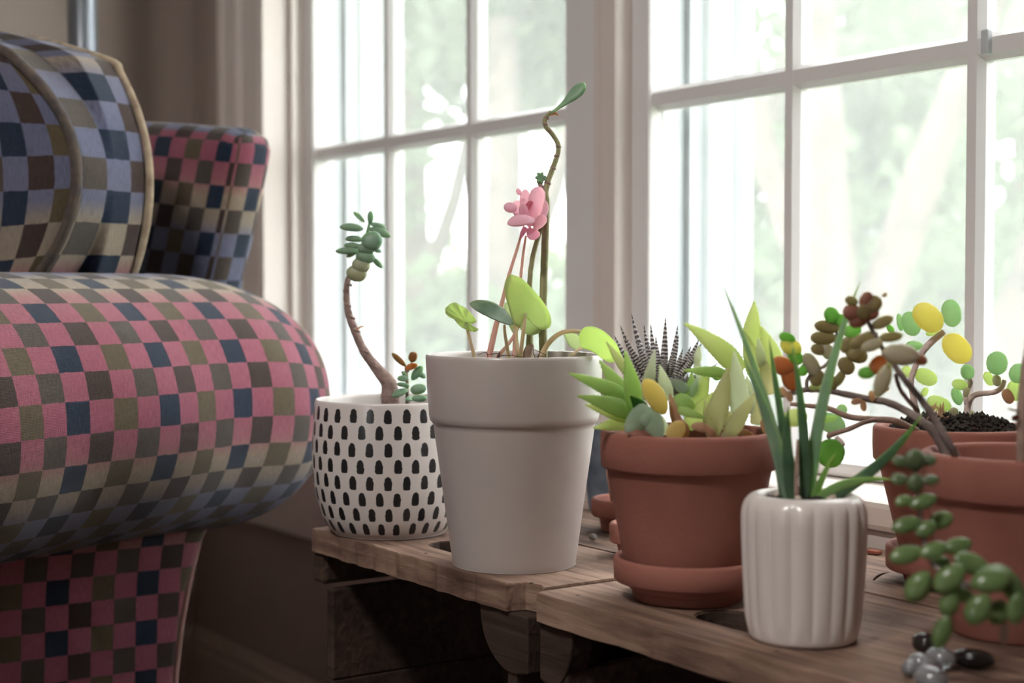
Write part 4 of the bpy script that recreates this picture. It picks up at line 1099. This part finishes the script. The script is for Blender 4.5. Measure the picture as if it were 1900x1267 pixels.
for k in range(14):
    a = rnd.uniform(600, 900)
    pa = g(a, rnd.uniform(740, 800)); pb = g(a + rnd.uniform(-60, 60), rnd.uniform(560, 660))
    leaf(at(*pa, T3 + .02), at(*pb, T3 + .008), 14 * T3 / FPX, 'zebra', Z, 'sword', .5, .05, -FW + UP * .2, nv=8)

# --- sword-leaved plant in the fluted pot
T4 = .965
S = thing('sword_leaf_plant', 'grey-green plant of long pointed sword leaves in the fluted white pot', 'plant', P4)
def sw(pl, wd, mat, dts=(0, 0, 0), prof='sword', thick=.3):
    (x0, y0), (xm, ym), (x1, y1) = pl
    m2 = (2 * xm - .5 * (x0 + x1), 2 * ym - .5 * (y0 + y1))
    leaf(at(x0, y0, T4 + dts[0]), at(x1, y1, T4 + dts[2]), wd * .8 * T4 / FPX, mat, S, prof, thick, 0, -FW + UP * .2, nv=10, chan=.2, mid=at(*m2, T4 + dts[1]))
sw(((1474, 948), (1420, 742), (1337, 518)), 22, 'sword_light', (0, .004, .01)); sw(((1468, 946), (1428, 790), (1377, 655)), 30, 'sword_light', (0, -.004, -.008))
sw(((1481, 950), (1452, 790), (1427, 626)), 24, 'sword', (.004, .008, .012)); sw(((1492, 948), (1490, 790), (1469, 636)), 27, 'sword', (-.003, -.004, 0))
sw(((1500, 946), (1530, 730), (1597, 520)), 30, 'sword_light', (.002, .002, .004)); sw(((1478, 948), (1462, 850), (1463, 752)), 32, 'sword', (-.006, -.008, -.008))
sw(((1502, 946), (1522, 895), (1549, 840)), 20, 'sword_lime', (0, -.004, -.008)); sw(((1504, 940), (1620, 870), (1713, 766)), 30, 'sword', (0, .002, .01)); sw(((1506, 938), (1570, 897), (1662, 890)), 24, 'sword_lime', (-.002, -.01, -.016))
sw(((1462, 946), (1446, 860), (1440, 790)), 26, 'sword', (.004, .008, .01))
ptube('dry_stalk', [(1481, 958, T4 - .008, 5), (1478, 900, T4 - .01, 4.5), (1479, 850, T4 - .008, 3.6), (1480, 815, T4 - .006, 2)], 'stem_brown', S, .15)

# --- woody plant with brown and olive leaves in the front right pot (crop frame: 1400 + x/3.168, 500 + y/3.168)
h = lambda x, y: (1400 + x / 3.168, 500 + y / 3.168)
T6 = .985
W = thing('woody_succulent', 'leaning woody stems with brown, olive and orange round leaves, rooted in the right edge pot', 'plant', (*at(1800, 850, T6 + .01).xy, P6.z))
def wst(name, pl, mat, par=W, T=T6): return ptube(name, [(*h(x, y), T + d, r) for x, y, d, r in pl], mat, par, .12)
wst('stem', [(1290, 1300, .0, 8), (1180, 1090, -.03, 7.5), (1110, 970, -.034, 7.5), (1040, 850, -.034, 7), (960, 740, -.032, 6.5), (900, 670, -.03, 6.2), (840, 590, -.03, 5.6), (790, 520, -.03, 5), (720, 410, -.03, 4.6), (675, 320, -.03, 4.2), (640, 260, -.03, 3.6)], 'bark_grey')
wst('stem', [(1230, 1300, .02, 9), (1070, 980, .03, 8.5), (980, 890, .04, 8), (880, 825, .05, 7.4), (780, 780, .05, 7), (690, 765, .05, 6.6), (560, 738, .05, 6.2), (430, 712, .05, 6), (320, 705, .05, 5.6), (230, 722, .05, 5), (155, 742, .05, 4)], 'bark_grey')
wst('stem', [(310, 706, .05, 4), (310, 650, .05, 4), (360, 595, .05, 3.6), (420, 560, .05, 3.2), (455, 500, .05, 3), (480, 420, .052, 2.6), (480, 340, .054, 2.2)], 'bark_grey')
wst('stem', [(960, 830, .02, 4.5), (880, 740, .01, 4.2), (850, 690, .0, 4), (830, 620, -.01, 4)], 'bark')
def wl(cx, cy, ww, hh, ang, mat, d=-.03, par=W, T=T6, prof='round', thick=.4, tilt=(0, .2)):
    return eleaf(*h(cx, cy), ww * 1.14 / 3.168, hh * 1.2 / 3.168, ang, T + d, mat, par, prof, thick, tilt)
for a in ((570, 185, 70, 52, 160, 'brown_olive'), (572, 250, 95, 82, 190, 'brown_red'), (655, 178, 90, 62, 60, 'brown_red'), (695, 205, 105, 85, 40, 'brown_olive'), (680, 262, 95, 66, 20, 'brown_red'), (610, 298, 105, 75, 200, 'brown_red'), (752, 310, 120, 58, 25, 'brown_olive'),
          (800, 396, 125, 52, 8, 'brown_olive'), (640, 415, 165, 70, 205, 'brown_olive'), (600, 490, 95, 72, 215, 'brown_olive'), (725, 560, 115, 78, 230, 'orange'), (660, 606, 95, 62, 190, 'bright'), (765, 150, 30, 20, 30, 'brown_red')):
    wl(*a)
wl(640, 250, 80, 70, 100, 'brown_olive', -.036); wl(860, 500, 200, 112, -5, 'brown_pale', -.05, prof='oval', thick=.6); wl(975, 530, 75, 56, -20, 'brown_red', -.045); wl(755, 650, 190, 80, 250, 'brown_pale', -.045, prof='oval'); wl(690, 445, 120, 60, 200, 'brown_pale', -.036)
for a in ((455, 272, 95, 78, 120, 'bright'), (428, 336, 135, 66, 175, 'brown_olive'), (405, 402, 135, 70, 180, 'brown_olive'), (378, 470, 85, 58, 170, 'brown_olive'), (430, 482, 80, 62, 100, 'brown_pale'), (540, 566, 100, 80, -50, 'brown_olive'), (575, 360, 95, 66, 20, 'bright'), (548, 440, 100, 64, 60, 'brown_olive'),
          (500, 300, 70, 60, 60, 'bright'), (335, 560, 140, 78, 120, 'brown_pale'), (500, 640, 95, 46, 60, 'brown_olive'), (370, 640, 90, 66, 240, 'brown_olive'), (465, 665, 70, 44, 280, 'brown_olive'), (165, 566, 125, 96, 160, 'orange'), (208, 640, 130, 84, 110, 'orange'), (215, 455, 120, 85, 150, 'fuzzy_yellow'), (192, 402, 90, 56, 160, 'bright'), (240, 510, 100, 70, 130, 'bright'), (290, 590, 70, 50, 60, 'bright'),
          (600, 500, 120, 84, -20, 'brown_olive'), (360, 690, 70, 40, 190, 'aloe_yel'), (240, 870, 130, 90, 190, 'aloe_yel'), (420, 880, 120, 36, 10, 'aloe')):
    wl(*a, d=.048)
for x, y in ((170, 720), (205, 745), (600, 775), (640, 800), (690, 745), (760, 700)):
    wl(x, y, 60, 34, rnd.uniform(0, 360), 'dry', .046, thick=.2)

# --- fuzzy round-leaved plant in the rear right pot
T5 = 1.15
K = thing('fuzzy_leaf_plant', 'fuzzy round yellow and green leaves on pinkish stems in the rear right pot', 'plant', P5)
def kst(name, pl, mat): return ptube(name, [(*h(x, y), T5 + d, r) for x, y, d, r in pl], mat, K, .1)
kst('stem', [(990, 950, 0, 6), (945, 800, -.01, 5.5), (920, 660, -.01, 5.5), (950, 560, -.01, 5.5), (985, 490, -.01, 6), (1040, 425, -.012, 6.4), (1115, 365, -.014, 6)], 'stem_fuzzy')
kst('stem', [(1250, 960, 0, 6), (1250, 860, 0, 6), (1260, 780, 0, 6), (1300, 735, 0, 5.6), (1400, 722, -.002, 5.2), (1450, 695, -.004, 5), (1470, 650, -.004, 4)], 'stem_fuzzy')
kst('stem', [(1255, 800, 0, 5), (1240, 740, 0, 5), (1270, 665, 0, 4.4), (1250, 630, 0, 3)], 'stem_fuzzy')
kst('stem', [(960, 950, -.04, 6), (830, 890, -.05, 6), (700, 880, -.05, 6), (560, 866, -.05, 5.4), (430, 815, -.05, 5), (310, 800, -.05, 4.4), (210, 790, -.05, 3.6)], 'stem_brown')
kst('stem', [(720, 880, -.05, 4.5), (640, 900, -.056, 4.5), (560, 935, -.056, 4.6), (480, 960, -.056, 5), (440, 975, -.056, 5.4), (445, 990, -.056, 4.6)], 'stem_brown')
kst('stem_stub', [(480, 985, -.058, 4), (500, 1010, -.06, 6), (515, 1035, -.062, 6.4)], 'stem_fuzzy')
def kl(cx, cy, ww, hh, ang, mat, d=-.012, prof='round', thick=.5): return eleaf(*h(cx, cy), ww / 3.168, hh / 3.168, ang, T5 + d, mat, K, prof, thick, (0, .15))
for a in ((1020, 282, 205, 158, 140, 'fuzzy_yellow', -.018), (1157, 256, 165, 120, 100, 'fuzzy_green', -.008), (920, 318, 150, 115, 110, 'fuzzy_green', .0), (855, 310, 105, 40, 100, 'fuzzy_green', .004), (1190, 464, 205, 155, -45, 'fuzzy_yellow', -.02), (940, 447, 105, 58, 175, 'fuzzy_green', 0), (1050, 372, 90, 40, 190, 'fuzzy_lime', 0),
          (1008, 632, 140, 100, -20, 'fuzzy_lime', -.008), (895, 600, 70, 66, 130, 'fuzzy_lime', 0), (1085, 788, 150, 90, 160, 'fuzzy_lime', -.004), (1252, 602, 92, 84, 100, 'fuzzy_green', -.004), (1207, 676, 95, 66, 170, 'fuzzy_lime', -.004), (1190, 745, 110, 66, 110, 'fuzzy_green', 0), (1425, 550, 140, 130, 90, 'fuzzy_green', -.012), (1378, 642, 92, 62, 120, 'fuzzy_lime', -.004), (1552, 610, 120, 112, 60, 'fuzzy_green', -.012), (1535, 712, 125, 108, -70, 'fuzzy_lime', -.008),
          (455, 905, 165, 120, 160, 'fuzzy_green', -.045), (448, 1080, 172, 165, 250, 'bright', -.062), (510, 830, 80, 66, 60, 'fuzzy_green', -.04), (1010, 450, 70, 36, 230, 'fuzzy_green', .004), (800, 350, 60, 40, 130, 'bright', .004), (1000, 720, 60, 40, 60, 'fuzzy_lime', 0)):
    kl(*a)
for cx, cy, ww, hh, ang in ((1425, 652, 70, 56, 100), (1490, 745, 95, 70, -60), (1172, 842, 66, 60, 100), (1245, 720, 60, 40, 80), (1275, 860, 60, 34, 90)):
    kl(cx, cy, ww, hh, ang, 'brown_pale' if ww < 90 else 'dry', -.01)
for k in range(16):
    x = rnd.uniform(1030, 1130); kl(x, rnd.uniform(800, 880), 60, 14, rnd.uniform(10, 170), 'dry', -.02, 'lance', .3)

# --- stacked-leaf trailing plant at the front right (crop frame: 1640 + x/3.619, 780 + y/3.619)
q = lambda x, y: (1640 + x / 3.619, 780 + y / 3.619)
TR = thing('trailing_succulent', 'trailing stem of stacked dark green leaves hanging in front of the right edge pot', 'plant', (*at(1980, 880, .97).xy, P6.z))
ptube('stem', [(1985, 890, .98, 5), (1990, 820, .94, 5), (1985, 850, .90, 5), (1960, 1010, .87, 5), (1910, 1095, .82, 5), (1850, 1092, .80, 5), (1795, 1085, .80, 5), (1745, 1060, .81, 4.6), (1722, 1030, .82, 4.2), (1712, 985, .83, 4), (1705, 930, .84, 3.6), (1698, 880, .845, 3), (1697, 852, .848, 2)], 'bark_grey', TR, .1)
def ql(cx, cy, ww, hh, ang, mat, t, tilt=(0, .6), prof='oval', thick=.45):
    return eleaf(*q(cx, cy), ww * 1.15 / 3.619, hh * 1.3 / 3.619, ang, t, mat, TR, prof, thick, tilt)
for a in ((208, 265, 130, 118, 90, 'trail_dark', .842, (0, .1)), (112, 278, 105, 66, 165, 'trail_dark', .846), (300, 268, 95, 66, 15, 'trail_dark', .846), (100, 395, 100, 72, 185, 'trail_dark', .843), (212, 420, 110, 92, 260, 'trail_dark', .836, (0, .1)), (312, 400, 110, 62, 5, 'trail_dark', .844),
          (130, 540, 105, 64, 200, 'trail', .84), (262, 545, 170, 82, 20, 'trail', .832), (150, 700, 180, 90, 200, 'trail', .832), (282, 728, 140, 84, 30, 'trail', .824), (382, 670, 150, 96, 25, 'trail', .84), (150, 900, 210, 104, 195, 'trail', .82), (332, 872, 180, 90, 20, 'trail', .812), (492, 842, 180, 92, 15, 'trail', .835),
          (590, 962, 230, 128, 160, 'trail', .815), (440, 1060, 220, 130, 220, 'trail', .79), (232, 1115, 210, 130, 235, 'trail', .805), (725, 1062, 260, 150, 20, 'trail', .79), (380, 960, 120, 80, 200, 'trail', .82)):
    ql(*a)
qq = lambda x, y: (1600 + x / 4.413, 980 + y / 4.413)
for cx, cy, ww, hh, ang, mat, t in ((450, 480, 240, 150, 235, 'trail', .80), (950, 662, 260, 165, 235, 'trail', .775), (655, 850, 270, 120, 250, 'trail', .785), (710, 620, 190, 130, 250, 'trail', .79), (1060, 425, 290, 180, 15, 'trail', .78), (1230, 480, 280, 160, 300, 'trail', .785), (1110, 690, 200, 140, 250, 'trail', .785), (820, 540, 200, 120, 160, 'trail', .795), (1260, 660, 240, 130, 260, 'trail', .775), (1160, 860, 200, 60, 265, 'stem_brown', .79)):
    eleaf(*qq(cx, cy), ww * 1.1 / 4.413, hh * 1.25 / 4.413, ang, t, mat, TR, 'oval', .45, (0, .7))

# --- upright scarred stem at the right edge
E = thing('scarred_stem_plant', 'thick scarred brown stem rising at the very right edge, out of the right pot', 'plant', (*at(1903, 900, .925).xy, P6.z))
ptube('stem', [(1906, 900, .945, 11), (1898, 870, .93, 10.5), (1896, 800, .925, 10), (1899, 720, .925, 9), (1915, 600, .93, 8), (1935, 480, .935, 7)], 'stem_brown', E, .22, 10, 6)
ptube('twig', [(1900, 762, .925, 3), (1885, 762, .922, 2.6), (1870, 758, .92, 1.4)], 'bark', E)
eleaf(1884, 775, 16, 12, 200, .92, 'dried', E, 'oval', .3)
for k in range(6):
    an = k * 61; eleaf(1945 + 18 * math.cos(math.radians(an)), 462 - 18 * math.sin(math.radians(an)), 40, 24, an, .935, 'jade', E, 'oval', .4)

# ------------------------------------------------------------------ small things on the crates
def blob(name, px, py, z, rx, ry, rz, mat, label, cat, group=None, lumps=.06, seed=0, rot=0):
    c = on_z(px, py, z); r2 = random.Random(seed); V, F = [], []
    n, m = 18, 12; ph = r2.uniform(0, 9)
    V.append((c.x, c.y, z + 2 * rz))
    for i in range(1, m):
        for j in range(n):
            a = PI * i / m; b = 2 * PI * j / n
            k = 1 + lumps * noise.noise(Vector((math.cos(b) * 1.3 + ph, math.sin(b) * 1.3, math.cos(a) * 1.3)))
            x, y = rx * math.sin(a) * math.cos(b) * k, ry * math.sin(a) * math.sin(b) * k
            V.append((c.x + x * math.cos(rot) - y * math.sin(rot), c.y + x * math.sin(rot) + y * math.cos(rot), z + rz + rz * math.cos(a)))
    V.append((c.x, c.y, z))
    for j in range(n): F.append((0, 1 + j, 1 + (j + 1) % n)); F.append((len(V) - 1, 1 + (m - 2) * n + (j + 1) % n, 1 + (m - 2) * n + j))
    for i in range(m - 2):
        for j in range(n):
            a = 1 + i * n + j; b = 1 + i * n + (j + 1) % n; F.append((a, a + n, b + n, b))
    return tag(make(name, V, F, mat, loc=(c.x, c.y, z)), label, cat, group)
GB = 'glass beads on the front crate'
blob('glass_bead', 1690, 1256, CT, .0055, .0055, .005, 'marble', 'smallest clear glass bead, left end of the bead cluster', 'bead', GB, .05, 1)
blob('glass_bead', 1708, 1250, CT, .0080, .0075, .0062, 'marble', 'clear glass bead between the smallest bead and the big ones', 'bead', GB, .05, 2)
blob('glass_bead', 1745, 1242, CT, .0095, .0085, .0068, 'marble', 'grey glass bead at the rear of the bead cluster', 'bead', GB, .05, 3)
blob('glass_bead', 1728, 1284, CT, .0105, .0095, .0075, 'marble', 'largest glass bead, front of the cluster at the photo bottom', 'bead', GB, .05, 4)
blob('black_stone', 1715, 1212, CT, .0085, .0070, .0065, 'dark_stone', 'round polished black stone under the trailing leaf tip', 'stone', 'polished black stones', .2, 5)
blob('black_stone', 1805, 1240, CT, .0125, .0075, .006, 'dark_stone', 'long polished black stone right of the glass beads', 'stone', 'polished black stones', .15, 6, .5)
blob('pebble', 1100, 1002, CT, .0042, .0036, .003, 'pebble', 'grey pebble on the crate to the right of the grey pot', 'pebble', None, .3, 7)
# chip of clay and curled dry leaf on the pale boards near the sill
c = on_z(1622, 1027, CT); o = box('clay_chip', (c.x - .006, c.y - .0035, CT), (c.x + .006, c.y + .0035, CT + .003), 'chip', None, .0008, loc=(c.x, c.y, CT))
tag(o, 'small orange clay chip on the crate near the window sill', 'chip')
c1 = on_z(1621, 1078, CT); c2 = on_z(1652, 1074, CT)
o = leaf(c1 + Vector((0, 0, .001)), c2 + Vector((0, 0, .005)), .003, 'dried', None, 'lance', .12, .10, Vector((0, 0, 1)), name='dry_leaf', chan=.6)
tag(o, 'curled dry brown leaf on the crate, below the clay chip', 'leaf')
